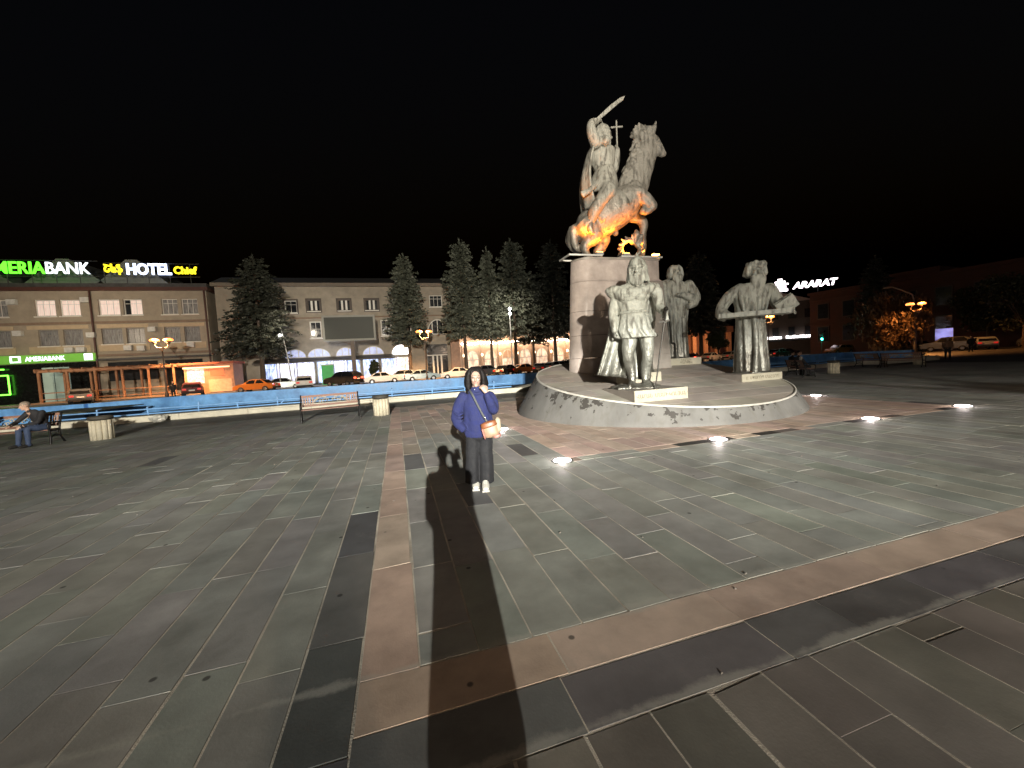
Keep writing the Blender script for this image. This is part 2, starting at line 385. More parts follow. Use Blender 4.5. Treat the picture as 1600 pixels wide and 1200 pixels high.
# ------------------------------------------------------------------ monument: platform, pedestal, plinths
PC = Vector((7.6, 10.4)); PR = 3.6
def ptop(y): return .37+.155*(y-6.9)
M_wall = mat('painted_concrete', (.135, .132, .122), .75, var=.2, scale=1.5, bump=.35, bscale=30, stretch=(1, 1, .35))
def worn(m):
    nt = m.node_tree; b = nt.nodes['Principled BSDF']; L = nt.links.new; src = b.inputs['Base Color'].links[0].from_socket
    pos = N(nt, 'ShaderNodeNewGeometry').outputs['Position']
    n1 = N(nt, 'ShaderNodeTexNoise'); n1.inputs['Scale'].default_value = 3.4; n1.inputs['Detail'].default_value = 5; n1.inputs['Roughness'].default_value = .6; L(pos, n1.inputs['Vector'])
    at = N(nt, 'ShaderNodeAttribute', attribute_name='rise'); ad = N(nt, 'ShaderNodeMath', operation='MULTIPLY_ADD'); ad.inputs[1].default_value = .20; L(at.outputs['Fac'], ad.inputs[0]); L(n1.outputs[0], ad.inputs[2])
    r1 = N(nt, 'ShaderNodeMapRange'); r1.inputs[1].default_value = .705; r1.inputs[2].default_value = .722; L(ad.outputs[0], r1.inputs[0])
    mx = N(nt, 'ShaderNodeMix', data_type='RGBA'); mx.inputs['B'].default_value = (.04, .036, .031, 1); L(src, mx.inputs['A']); L(r1.outputs[0], mx.inputs['Factor'])
    # rain streaks
    mp = N(nt, 'ShaderNodeMapping'); mp.inputs['Scale'].default_value = (5, 5, .25); L(pos, mp.inputs[0])
    n2 = N(nt, 'ShaderNodeTexNoise'); n2.inputs['Scale'].default_value = 1.2; n2.inputs['Detail'].default_value = 5; L(mp.outputs[0], n2.inputs['Vector'])
    r2 = N(nt, 'ShaderNodeMapRange'); r2.inputs[1].default_value = .5; r2.inputs[2].default_value = .75; r2.inputs[4].default_value = .5; L(n2.outputs[0], r2.inputs[0])
    m2 = N(nt, 'ShaderNodeMix', data_type='RGBA', blend_type='MULTIPLY'); m2.inputs['B'].default_value = (.62, .58, .5, 1); L(mx.outputs['Result'], m2.inputs['A']); L(r2.outputs[0], m2.inputs['Factor'])
    L(m2.outputs['Result'], b.inputs['Base Color'])
worn(M_wall)
M_top = mat('platform_stone', (.225, .20, .168), .6, var=.22, scale=1.4, bump=.2, bscale=50, stretch=(1, 2.2, 1))
plat = thing('monument_platform', 'low round sloping monument platform with chipped pale rim', 'platform', (PC.x, PC.y, 0))
SEG = 128; rim = []; rise = []
mb = MB(); rs = []
for k in range(9):
    f = k/8; ring = []
    for i in range(SEG):
        t = 2*math.pi*i/SEG; zt = ptop(PC.y+PR*math.sin(t)); r = PR+.60*zt*(1-f)+(.02 if 0 < f < 1 else 0)
        ring.append((r*math.cos(t), r*math.sin(t), zt*f-.02*(1-f)))
    rs.append(ring)
mb.rings(rs, cap=False); wall = mb.build('rim_wall', M_wall, plat, True)
at = wall.data.attributes.new('rise', 'FLOAT', 'POINT'); at.data.foreach_set('value', [k/8 for k in range(9) for i in range(SEG)])
# paved top: slabs laid in rows
M_tops = mat('platform_slab', rough=.55, attr=True, var=.18, scale=1.8, bump=.2, bscale=45)
y = -PR+.02; rowi = 0
while y < PR-.05:
    y2 = min(y+.62, PR-.02); x = -PR-rnd.uniform(0, .9)
    while x < PR:
        x2 = x+rnd.uniform(1.0, 1.5)
        # clip the slab to the disc
        poly = []
        for px, py in ((x, y), (x2, y), (x2, y2), (x, y2)): poly.append(Vector((px+(.004 if px == x else -.004), py+(.004 if py == y else -.004))))
        dense = []
        for a, b in zip(poly, poly[1:]+poly[:1]):
            for q in range(6): dense.append(a.lerp(b, q/6))
        if min(p.length for p in dense) < PR-.05:
            pts = []
            for p in dense:
                if p.length > PR-.02: p = p.normalized()*(PR-.02)
                pts.append(p)
            uniq = [p for i, p in enumerate(pts) if (p-pts[i-1]).length > 1e-4]
            if len(uniq) > 3 and PC.y+y < 12.5:
                mbs = MB(); mbs.tc = vary((.30, .27, .23), .09); n = len(uniq)
                mbs.add([(p.x, p.y, ptop(PC.y+p.y)+.004) for p in uniq]+[(p.x, p.y, ptop(PC.y+p.y)-.05) for p in uniq],
                        [tuple(range(n))]+[(i, n+i, n+(i+1) % n, (i+1) % n) for i in range(n)])
                mbs.build('slab', M_tops, plat)
        x = x2
    y = y2; rowi += 1
mb = MB(); mb.add([(PR*math.cos(2*math.pi*i/SEG)*.998, PR*math.sin(2*math.pi*i/SEG)*.998, ptop(PC.y+PR*math.sin(2*math.pi*i/SEG))-.012) for i in range(SEG)], [tuple(range(SEG))])
mb.build('top_bed', M_top, plat)
mb = MB(); rs = []
for dr, dz in ((-.03, .006), (-.03, .022), (.012, .022), (.016, -.03)):
    rs.append([((PR+dr)*math.cos(2*math.pi*i/SEG), (PR+dr)*math.sin(2*math.pi*i/SEG), ptop(PC.y+PR*math.sin(2*math.pi*i/SEG))+dz) for i in range(SEG)])
mb.rings(rs, cap=False); mb.build('rim_lip', mat('lip_stone', (.42, .40, .35), .6, var=.2, scale=4), plat, True)

# pedestal of polished granite, round at one end
M_gran = mat('polished_granite', (.40, .345, .31), .16, spec=.35, var=.25, scale=2.2, bump=.0, rvar=.03, detail=10)
M_gran2 = mat('honed_granite', (.27, .245, .215), .42, var=.18, scale=3, bump=.1, bscale=40)
ped = thing('pedestal', 'tall tapering polished granite pedestal carrying the horseman', 'pedestal', (7.4, 12.75, 1.05))
def ped_ring(x0, x1, d, z, n=14):
    # front at -d, round left end
    pts = [(x1, -d), (x1, d)]
    pts.append((x0+.95, d)); pts.append((x0+.10, -d+.62))
    for i in range(n+1):
        t = math.pi+math.pi/2*i/n; pts.append((x0+.55+.48*math.cos(t), -d+.55+.55*math.sin(t)))
    return [(px, py, z) for px, py in pts]
def ped_block(name, z0, z1, a0, a1, material, g=.005):
    def at(z):
        f = z/3.85; return (-1.88+.32*f, 1.87-.20*f, 1.15-.14*f)
    mb = MB(); rs = []
    for z in (z0+g, z1-g):
        x0, x1, d = at(z); rs.append(ped_ring(x0-a0, x1+a0, d+a0, z))
    mb.rings(rs); return mb.build(name, material, ped)
lev = [-.45, .55, 1.3, 2.1, 3.08]
for a, b in zip(lev, lev[1:]): ped_block('granite_course', a, b, 0, 0, M_gran)
mb = MB(); mb.rings([ped_ring(-1.62, 1.70, 1.04, 3.085), ped_ring(-1.60, 1.60, 1.0, 3.16), ped_ring(-1.55, 1.60, 1.0, 3.80)]); mb.build('cap_course', M_gran, ped)
mb = MB(); mb.rings([ped_ring(-1.56, 1.63, 1.02, 3.803), ped_ring(-1.56, 1.63, 1.02, 3.87)]); mb.build('cap_slab', M_gran2, ped)
# honed cladding panels on the flat front towards its right end
def front_panel(x0, x1, z0, z1):
    def fy(z): return -(1.15-.14*z/3.85)-.012
    mb = MB(); mb.add([(x0, fy(z0), z0), (x1-.0, fy(z0), z0), (x1-.2*(z1-z0)/3.85, fy(z1), z1), (x0, fy(z1), z1), (x0, fy(z0)+.03, z0), (x1, fy(z0)+.03, z0), (x1-.2*(z1-z0)/3.85, fy(z1)+.03, z1), (x0, fy(z1)+.03, z1)],
        [(0,1,2,3),(0,4,5,1),(1,5,6,2),(2,6,7,3),(3,7,4,0)]); return mb.build('cladding_panel', M_gran2, ped)
for z0, z1 in ((-.1, .55), (.56, 1.3), (1.31, 2.1), (2.11, 3.07)): front_panel(.85, 1.87-.2*z0/3.85, z0, z1)

M_plinth = mat('plinth_stone', (.34, .315, .24), .55, var=.12, scale=3, bump=.15, bscale=40)
M_pside = mat('plinth_shaded_side', (.20, .175, .15), .6, var=.15, scale=3)  # sides darker than the front: their shade is put into the colour
M_ink = mat('engraving', (.10, .085, .05), .7)
FONT = bpy.data.curves.new('f', 'FONT')
def letters(txt, size, mt, parent, loc, rot=(R(90), 0, 0), depth=.004, bold=0, name='letter', split=True, spacing=1., font_shear=0, align='CENTER', fit=None):
    # turns each character into a mesh of its own; letters run along local +X
    out = []
    def mk(t):
        c = bpy.data.curves.new('t', 'FONT'); c.body = t; c.size = size; c.extrude = depth; c.offset = bold; c.shear = font_shear; c.align_x = 'LEFT'; c.space_character = spacing; c.resolution_u = 3
        o = bpy.data.objects.new('t', c); col.objects.link(o); dg = bpy.context.evaluated_depsgraph_get()
        me = bpy.data.meshes.new_from_object(o.evaluated_get(dg)); bpy.data.objects.remove(o); bpy.data.curves.remove(c); return me
    full = mk(txt); xs = [v.co.x for v in full.vertices]; w0, w1 = (min(xs), max(xs)) if xs else (0, 0)
    sh = {'CENTER': -(w0+w1)/2, 'LEFT': -w0, 'RIGHT': -w1}[align]
    if not split: parts = [(full, 0)]
    else:
        parts = []; bpy.data.meshes.remove(full)
        for i, ch in enumerate(txt):
            if ch == ' ': continue
            # position: advance measured with a bar glyph after the prefix
            a = mk(txt[:i]+'|'); b = mk('|'); adv = max(v.co.x for v in a.vertices)-max(v.co.x for v in b.vertices)
            bpy.data.meshes.remove(a); bpy.data.meshes.remove(b); parts.append((mk(ch), adv))
    Mr = Matrix.LocRotScale(Vector(loc), None, None) @ __import__('mathutils').Euler(rot).to_matrix().to_4x4()
    kx = fit/(w1-w0) if fit else 1
    for me, adv in parts:
        for v in me.vertices: v.co.x = (v.co.x+adv+sh)*kx
        me.transform(Mr); me.materials.clear(); me.materials.append(mt); me.name = name
        o = bpy.data.objects.new(name, me); col.objects.link(o); o.parent = parent; out.append(o)
    return out
def plinth(label, x0, x1, y0, y1, ztop, lines):
    t = thing('statue_plinth', label, 'plinth', ((x0+x1)/2, (y0+y1)/2, ptop(y0)), 0, 'statue plinths on the platform')
    hx, hy, h = (x1-x0)/2, (y1-y0)/2, ztop-ptop(y0)
    MB().box((-hx, -hy+.03, -.1), (hx, hy, h)).build('block', M_pside, t)
    MB().box((-hx-.004, -hy, -.06), (hx+.004, -hy+.028, h+.004)).build('front_slab', M_plinth, t)
    for i, (tx, z) in enumerate(lines): letters(tx, .12, M_ink, t, (0, -hy-.001, h*z-.04), depth=.002, split=False, name='lettering')
    return t
plinth('cream plinth under the cloaked warrior, nearest the chipped rim', 5.19, 6.65, 7.78, 9.2, .78, [('ՎԱՀԱՆ  ՄԱՄԻԿՈՆՅԱՆ', .5)])
plinth('cream plinth with two lines of lettering beside the pedestal', 9.5, 10.9, 11.95, 13.0, 1.40, [('ՍԱՀԱԿ', .72), ('ՊԱՐԹԵՎ', .34)])
plinth('cream plinth under the bearded scholar holding the book', 9.38, 10.86, 8.78, 9.9, .88, [('Ս. ՄԵՍՐՈՊ ՄԱՇՏՈՑ', .5)])
plinth('plinth mostly hidden behind the cloaked warrior\'s legs', 5.95, 7.42, 9.75, 11.15, 1.08, [('ՂԵՎՈՆԴ ԵՐԵՑ', .5)])

# ------------------------------------------------------------------ bronze
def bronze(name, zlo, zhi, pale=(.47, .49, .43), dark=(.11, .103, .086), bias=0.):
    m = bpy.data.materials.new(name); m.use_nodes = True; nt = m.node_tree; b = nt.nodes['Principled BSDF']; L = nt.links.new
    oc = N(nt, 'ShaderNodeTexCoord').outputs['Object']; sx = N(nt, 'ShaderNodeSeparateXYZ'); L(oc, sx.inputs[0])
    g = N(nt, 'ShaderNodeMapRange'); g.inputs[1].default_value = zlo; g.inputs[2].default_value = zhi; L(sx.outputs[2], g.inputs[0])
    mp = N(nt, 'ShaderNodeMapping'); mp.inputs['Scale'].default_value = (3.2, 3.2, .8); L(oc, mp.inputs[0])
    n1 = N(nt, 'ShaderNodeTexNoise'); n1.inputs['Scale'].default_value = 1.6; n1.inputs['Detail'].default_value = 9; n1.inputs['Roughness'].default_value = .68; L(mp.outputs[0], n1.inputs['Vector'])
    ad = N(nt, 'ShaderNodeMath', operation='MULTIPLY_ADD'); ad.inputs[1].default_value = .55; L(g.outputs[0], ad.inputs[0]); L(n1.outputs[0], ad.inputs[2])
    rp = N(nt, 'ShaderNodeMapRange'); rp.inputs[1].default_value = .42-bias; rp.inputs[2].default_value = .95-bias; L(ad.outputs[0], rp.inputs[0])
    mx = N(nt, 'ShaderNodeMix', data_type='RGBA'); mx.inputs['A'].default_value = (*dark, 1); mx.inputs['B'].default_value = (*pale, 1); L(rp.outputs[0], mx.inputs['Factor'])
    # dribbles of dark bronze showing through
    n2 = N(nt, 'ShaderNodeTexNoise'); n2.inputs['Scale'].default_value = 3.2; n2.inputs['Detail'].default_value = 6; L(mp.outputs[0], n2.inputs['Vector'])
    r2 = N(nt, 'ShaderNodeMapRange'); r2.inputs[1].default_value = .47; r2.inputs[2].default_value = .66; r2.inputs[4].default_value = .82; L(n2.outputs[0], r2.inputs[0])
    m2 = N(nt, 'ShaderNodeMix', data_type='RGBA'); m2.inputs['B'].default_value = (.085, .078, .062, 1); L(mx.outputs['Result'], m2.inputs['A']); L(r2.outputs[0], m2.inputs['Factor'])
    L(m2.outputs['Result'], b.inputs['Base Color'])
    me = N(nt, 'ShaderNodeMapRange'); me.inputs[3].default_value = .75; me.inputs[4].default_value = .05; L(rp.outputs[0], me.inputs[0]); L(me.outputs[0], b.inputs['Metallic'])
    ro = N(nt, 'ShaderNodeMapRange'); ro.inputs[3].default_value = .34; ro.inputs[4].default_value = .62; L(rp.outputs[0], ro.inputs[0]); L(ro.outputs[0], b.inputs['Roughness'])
    n3 = N(nt, 'ShaderNodeTexNoise'); n3.inputs['Scale'].default_value = 16; n3.inputs['Detail'].default_value = 6; L(oc, n3.inputs['Vector'])
    bp = N(nt, 'ShaderNodeBump'); bp.inputs['Strength'].default_value = .8; bp.inputs['Distance'].default_value = .03; L(n3.outputs[0], bp.inputs['Height']); L(bp.outputs[0], b.inputs['Normal'])
    return m
def chart(px0, py0, k, kz=None, z0=0):
    c, s = math.cos(CAM_ROLL), math.sin(CAM_ROLL); kz = kz or k
    def P(px, py, y=0.):
        a, b = px-px0, py0-py; return Vector(((a*c+b*s)*k, y, (b*c-a*s)*kz+z0))
    return P
def head(mb, c, h, yaw=0, pitch=0, beard=0., hair=0., helmet=False, turn=None, seed=1):
    q = MB(); r = random.Random(seed)
    q.ell((0, .06, .12), (.34, .41, .38)); q.ell((0, -.09, -.12), (.265, .30, .37))
    q.tube([(0, -.36, .12), (0, -.43, .0), (0, -.50, -.09)], [.05, .06, .085]); 
    q.tube([(-.22, -.32, .11), (-.1, -.40, .145), (0, -.385, .11), (.1, -.40, .145), (.22, -.33, .11)], .05)
    for s in (-1, 1):
        q.ell((s*.155, -.28, -.08), (.095, .10, .08)); q.ell((s*.35, .05, -.02), (.045, .08, .12))
        q.ell((s*.12, -.345, .045), (.05, .03, .03))
    q.tube([(-.09, -.36, -.23), (0, -.405, -.225), (.09, -.36, -.23)], .035); q.ell((0, -.33, -.4), (.12, .10, .10))
    q.tube([(0, .08, -.3), (0, .10, -.95)], [.23, .25])
    if beard:
        for i in range(13):
            x = -.26+.52*i/12; l = beard*(1-.35*abs(x)/.26)+r.uniform(-.05, .05)
            q.tube([(x*1.05, -.24-.1*(1-abs(x)*3), -.20), (x, -.37+.3*abs(x), -.42), (x*.8+r.uniform(-.03, .03), -.38+.25*abs(x), -.45-l*.6), (x*.55, -.34+.2*abs(x), -.45-l)], [.075, .085, .08, .045], 8, 2)
        for s in (-1, 1): q.tube([(0, -.42, -.17), (s*.1, -.41, -.2), (s*.18, -.35, -.32)], [.03, .05, .03], 8)
    if hair:
        for i in range(17):
            t = math.pi*(-.12+1.24*i/16); x, y = .36*math.cos(t), .06+.40*math.sin(t)
            q.tube([(x*.55, y*.55, .46), (x*1.02, y, .28), (x*1.2+r.uniform(-.04, .04), y*1.15, -.1), (x*1.12+r.uniform(-.05, .05), y*1.12+r.uniform(-.04, .04), .1-hair*.6), (x*1.15, y*1.1, .1-hair)], [.10, .11, .12, .11, .06], 8, 2)
        q.ell((0, .05, .3), (.33, .36, .24))
    if helmet:
        rs = []
        for k in range(9):
            a = math.pi/2*k/8; rs.append([(.40*math.cos(a)*math.cos(2*math.pi*i/24), .05+.47*math.cos(a)*math.sin(2*math.pi*i/24), .13+.50*math.sin(a)**.9+.06*(k == 8)) for i in range(24)])
        q.rings(rs)
        q.tube([(.41*math.cos(2*math.pi*i/16), .05+.48*math.sin(2*math.pi*i/16), .13) for i in range(17)], .045, 8)
        q.tube([(0, .05, .6), (0, .05, .78)], [.06, .025]); q.tube([(0, -.45, .14), (0, -.47, -.05)], [.05, .04])
        # neck guard and cheek pieces
        for i in range(15):
            t = math.pi*(-.22+1.44*i/14); q.tube([(.38*math.cos(t), .05+.45*math.sin(t), .12), (.40*math.cos(t), .06+.47*math.sin(t), -.2), (.47*math.cos(t), .1+.5*math.sin(t), -.52)], [.07, .075, .06], 6)
    Rm = Matrix.Rotation(yaw, 3, 'Z') @ Matrix.Rotation(pitch, 3, 'X')
    o = len(mb.v); mb.v.extend(Rm @ (p*h)+Vector(c) for p in q.v); mb.f.extend(tuple(i+o for i in f) for f in q.f); mb.mi.extend([mb.cur]*len(q.f)); mb.tint.extend([mb.tc]*len(q.f))
def hand(mb, w, d, up_, s, curl=.9, side=1):
    # palm and five fingers; w wrist, d pointing direction, up_ back of the hand, s hand length
    w, d, up_ = Vector(w), Vector(d).normalized(), Vector(up_).normalized(); r = d.cross(up_).normalized()*side; up_ = r.cross(d)*side
    k = w+d*s*.48; mb.tube([w, w+d*s*.25, k], [(s*.13, s*.17), (s*.13, s*.22), (s*.11, s*.22)], 10, 0, True, up_)
    for i, (o, l) in enumerate(((-.17, .40), (-.06, .47), (.06, .44), (.17, .34))):
        b = k+r*(o*s); a1 = curl*.5; p = b; ang = 0; pts = [b-d*s*.06, b]
        for q in (.42, .32, .26):
            ang += a1; p = p+(d*math.cos(ang)-up_*math.sin(ang))*(l*s*q); pts.append(p)
        mb.tube(pts, [s*.065, s*.062, s*.055, s*.05, s*.04], 8)
    b = w+d*s*.16-r*s*.16
    mb.tube([b, b+(d*.5-r*.6-up_*.3).normalized()*s*.2, b+(d*.5-r*.6-up_*.3).normalized()*s*.2+(d*.85-up_*.5).normalized()*s*.24], [s*.09, s*.075, s*.05], 8)
def cloth(name, grid, mt, parent, thick=.04, smooth=True):
    # grid[row][col] of points: a sheet with thickness
    mb = MB(); n, k = len(grid), len(grid[0]); V = [[Vector(p) for p in r] for r in grid]
    def nrm(i, j):
        a = V[min(i+1, n-1)][j]-V[max(i-1, 0)][j]; b = V[i][min(j+1, k-1)]-V[i][max(j-1, 0)]; return a.cross(b).normalized()
    f = [V[i][j]+nrm(i, j)*thick/2 for i in range(n) for j in range(k)]; b = [V[i][j]-nrm(i, j)*thick/2 for i in range(n) for j in range(k)]
    fs = []; o = n*k
    for i in range(n-1):
        for j in range(k-1):
            q = (i*k+j, i*k+j+1, (i+1)*k+j+1, (i+1)*k+j); fs.append(q[::-1]); fs.append(tuple(x+o for x in q))
    edge = [i for i in range(k)]+[i*k+k-1 for i in range(1, n)]+[(n-1)*k+j for j in range(k-2, -1, -1)]+[i*k for i in range(n-2, 0, -1)]
    for a, c in zip(edge, edge[1:]+edge[:1]): fs.append((a, c, c+o, a+o))
    mb.add(f+b, fs); return mb.build(name, mt, parent, smooth)

# ------------------------------------------------------------------ the cloaked warrior
ws = thing('warrior_statue', 'bronze warrior statue in helmet and short tunic resting a hand on his sword', 'statue', (5.70, 8.50, .78), R(-32))
C = chart(990, 608, .0160)
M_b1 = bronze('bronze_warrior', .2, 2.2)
mb = MB()
mb.tube([C(982, 520), C(979, 540, -.05), C(978, 557, -.08), C(981, 570, .02), C(984, 585, .04), C(985, 598, .02)], [.19, .18, .135, .14, .11, .085], 14, 3)
mb.tube([C(1003, 520, .05), C(1006, 540, -.02), C(1007, 556, -.06), C(1006, 570, .05), C(1004, 584, .08), C(1004, 596, .06)], [.18, .17, .13, .135, .105, .08], 14, 3)
for p, q in ((C(985, 600, .05), C(981, 606, -.28)), (C(1004, 598, .08), C(1014, 604, -.22))): mb.tube([p, (p+q)/2, q], [(.09, .09), (.07, .10), (.05, .09)], 10)
for px in (979, 1007): mb.ell(C(px, 556, -.13 if px < 990 else -.1), (.08, .06, .09))
mb.fa = 1.8
mb.robe([(*C(992, 529)[:2], 1.25, .46, .34, .07), (0, 0, 1.45, .42, .31, .06), (0, 0, 1.7, .36, .26, .04), (0, 0, 1.88, .31, .23, .01), (0, 0, 1.95, .31, .23, 0)], 11)
mb.tube([(-.31+.62*i/12*1, 0, 1.88) for i in range(1)]+[(.33*math.cos(2*math.pi*i/20), .25*math.sin(2*math.pi*i/20), 1.88) for i in range(21)], .03, 8)
mb.tube([(0, 0, 1.85), (0, 0, 2.1), (.0, -.02, 2.3), (.0, 0, 2.48)], [(.23, .31), (.25, .37), (.26, .44), (.17, .36)], 20, 3, True, (0, 1, 0))
for s in (-1, 1): mb.ell((s*.17, -.2, 2.27), (.17, .10, .14)); mb.ell((s*.44, .0, 2.42), (.17, .17, .15))
mb.tube([C(964, 459), C(957, 475, .03), C(954, 492, .02), C(956, 507, -.06), C(957, 519, -.12)], [.145, .14, .115, .105, .08], 12, 3)
hand(mb, C(957, 519, -.12), (0, -.25, -1), (-1, -.2, 0), .30, 1.6)
mb.tube([C(1017, 459), C(1021, 473, .08), C(1023, 483, .05), C(1027, 490, -.12), C(1029, 495, -.25)], [.145, .135, .115, .10, .075], 12, 3)
hand(mb, C(1029, 494, -.24), (.05, -.6, -.8), (0, -.7, .5), .30, 1.0, -1)
# scarf rolled round the shoulders
for dz, dy, rr_ in ((0, 0, .052), (3.4, -.02, .05), (6.6, -.01, .045), (10.2, .02, .045), (-2.6, .03, .045)):
    mb.tube([C(953, 455+dz, .12), C(960, 456+dz, -.13+dy), C(976, 460+dz*1.15, -.27+dy), C(995, 458+dz*.8, -.27+dy), C(1012, 452+dz*.6, -.13+dy), C(1020, 451+dz*.5, .1)], [rr_*1.2, rr_*1.5, rr_, rr_*.8, rr_, rr_], 10, 3)
mb.ell((-.42, .0, 2.46), (.22, .22, .13))
head(mb, C(989, 427, -.05), .54, R(-6), R(4), beard=.3, hair=.0, helmet=True, seed=3)
mb.ell((0, .05, .02), (.62, .42, .09), None, 20, 8, lambda d: 1+.12*math.sin(5*math.atan2(d.y, d.x))+.06*math.sin(11*math.atan2(d.y, d.x)))
mb.remesh('figure', M_b1, .018, ws, 1, .014, 10)
grid = []
for i in range(26):
    t = i/25; row = []
    for j in range(40):
        s = j/39
        a = C(957, 457, .16).lerp(C(1021, 457, .16), s); b = C(931, 588, .10).lerp(C(1012, 597, .30), s)
        p = a.lerp(b, t); p.x += -.10*math.sin(math.pi*t)*(1-s)*-1*.6
        p.y += .14*math.sin(math.pi*t)+.07*t*math.sin(s*17+1.2*t)+.03*t*math.sin(s*31)
        if s < .25: p.y += (.25-s)*-.7*t
        row.append(p)
    grid.append(row)
cloth('cape', grid, M_b1, ws, .05)
mb = MB(); a, b = C(1029, 492, -.38), C(1017, 606, -.42)
d = (b-a).normalized(); mb.tube([a-d*.03, a+d*.22], .03, 10); mb.ell(a-d*.05, (.055, .055, .055)); g0 = a+d*.24
mb.obox(g0, (.24, .035, .035), Matrix.Rotation(R(-8), 3, 'Y')); mb.tube([g0, b], [(.010, .024), (.008, .014)], 8, 0, True, (0, 1, 0))
mb.build('sword', mat('dark_bronze', (.03, .027, .022), .45, metal=.6), ws)

# ------------------------------------------------------------------ robed statues
def robed(name, label, loc, mt, C, build, noise=.012, rz=0):
    t = thing(name, label, 'statue', loc, rz); mb = MB(); mb.fa = 1.6; build(mb, C); mb.remesh('figure', mt, .02, t, 1, noise, 9); return t
def b_scholar(mb, C):
    mb.robe([(0, 0, -.02, .47, .38, .05), (0, 0, .25, .45, .36, .07), (0, 0, .8, .41, .33, .08), (0, 0, 1.3, .38, .31, .07), (0, 0, 1.65, .37, .30, .05), (0, -.02, 2.0, .40, .30, .03), (0, -.02, 2.3, .47, .30, .02), (.01, 0, 2.55, .47, .27, .01), (.02, .0, 2.68, .30, .22, 0)], 10, 72)
    mb.tube([(.05, -.36, .05), (.10, -.36, .9), (.06, -.31, 1.8), (.0, -.27, 2.4)], [.10, .08, .07, .06], 10, 3)
    mb.tube([C(1163, 452), C(1148, 462, -.02), C(1137, 479, -.08), C(1137, 490, -.25), C(1148, 496, -.48)], [.19, .18, .165, .16, .10], 14, 3)
    for q in range(6): mb.tube([C(1160-q*4, 452+q*3, -.15), C(1150-q*2.4, 466+q*4, -.2), C(1141, 478+q*3, -.24)], [.03, .045, .03], 8, 2)
    mb.tube([C(1133, 482, .0), C(1132, 493, -.1), C(1140, 500, -.3)], [.10, .10, .07], 10, 2)
    hand(mb, C(1148, 496, -.46), (.85, -.4, -.15), (0, -.3, 1), .30, .5, 1)
    mb.tube([C(1200, 454), C(1208, 468, -.05), C(1214, 481, -.18), C(1224, 488, -.42)], [.20, .19, .18, .12], 14, 3)
    hand(mb, C(1222, 489, -.40), (.6, -.5, -.3), (0, -.4, .8), .30, .6, -1)
    for k in range(7): mb.tube([C(1160+k*7, 452, -.16), C(1162+k*6, 470, -.30), C(1166+k*5, 488, -.27)], [.05, .05, .03], 8, 2)
    head(mb, C(1182, 428, -.05), .60, R(14), R(2), beard=.5, hair=.25, seed=5)
    for i in range(11):
        t = math.pi*(.0+2*i/11); mb.ell(C(1182, 416, .0)+Vector((.20*math.cos(t), .20*math.sin(t), .02*(i % 3))), (.085, .085, .075))
    mb.ell((0, 0, .0), (.55, .46, .07))
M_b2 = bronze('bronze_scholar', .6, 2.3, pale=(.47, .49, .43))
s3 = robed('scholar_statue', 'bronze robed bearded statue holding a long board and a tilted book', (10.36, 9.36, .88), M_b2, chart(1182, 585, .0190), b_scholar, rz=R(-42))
C = chart(1182, 585, .0190)
mb = MB(); mb.obox((C(1131, 494)+C(1228, 492))/2+Vector((0, -.44, -.02)), (1.86, .62, .13)); mb.build('board', M_b2, s3)
mb = MB()
rot_ = Matrix.Rotation(R(-34), 3, 'Y') @ Matrix.Rotation(R(-62), 3, 'X')
mb.obox(C(1219, 481, -.46), (.50, .40, .03), rot_); mb.obox(C(1219, 481, -.46)+rot_ @ Vector((0, 0, -.045)), (.47, .37, .055), rot_); mb.obox(C(1219, 481, -.46)+rot_ @ Vector((0, 0, -.09)), (.50, .40, .03), rot_)
mb.build('book', M_b2, s3)
def b_priest(mb, C):
    mb.robe([(0, 0, -.02, .44, .36, .05), (0, 0, .3, .42, .35, .07), (0, 0, .9, .40, .33, .08), (0, 0, 1.5, .42, .33, .06), (.02, 0, 1.95, .47, .34, .05), (.02, 0, 2.4, .47, .32, .03), (-.02, 0, 2.75, .46, .28, .02), (-.05, .0, 2.9, .28, .22, 0)], 12, 72)
    mb.tube([C(1074, 447), C(1081, 458, -.03), C(1085, 470, -.06), C(1076, 469, -.34), C(1066, 465, -.44)], [.20, .2, .2, .15, .11], 14, 3)
    hand(mb, C(1066, 465, -.43), (-1, -.1, .1), (0, -1, .2), .30, .6, 1)
    mb.tube([C(1085, 470, -.05), C(1083, 478, -.22), C(1074, 484, -.40)], [.17, .15, .10], 12, 3)
    mb.tube([C(1044, 446), C(1034, 450, -.05), C(1022, 453, -.1), C(1010, 455, -.15)], [.22, .24, .20, .12], 14, 3)
    for k in range(8): mb.tube([C(1038+k*5, 446, -.12), C(1040+k*4.5, 470, -.32), C(1047+k*3.4, 500, -.30)], [.05, .055, .03], 8, 2)
    mb.tube([C(1046, 470, -.2), C(1050, 500, -.36), C(1053, 540, -.36)], [.09, .07, .06], 8, 2)
    head(mb, C(1055, 428, -.04), .56, R(22), 0, beard=.38, hair=.45, seed=8)
    mb.ell((0, 0, .0), (.5, .42, .07))
robed('priest_statue', 'bronze robed statue holding a hand to his belly beside the pedestal', (10.15, 12.42, 1.40), bronze('bronze_priest', .5, 2.3), chart(1060, 566, .0229), b_priest, rz=R(-36))
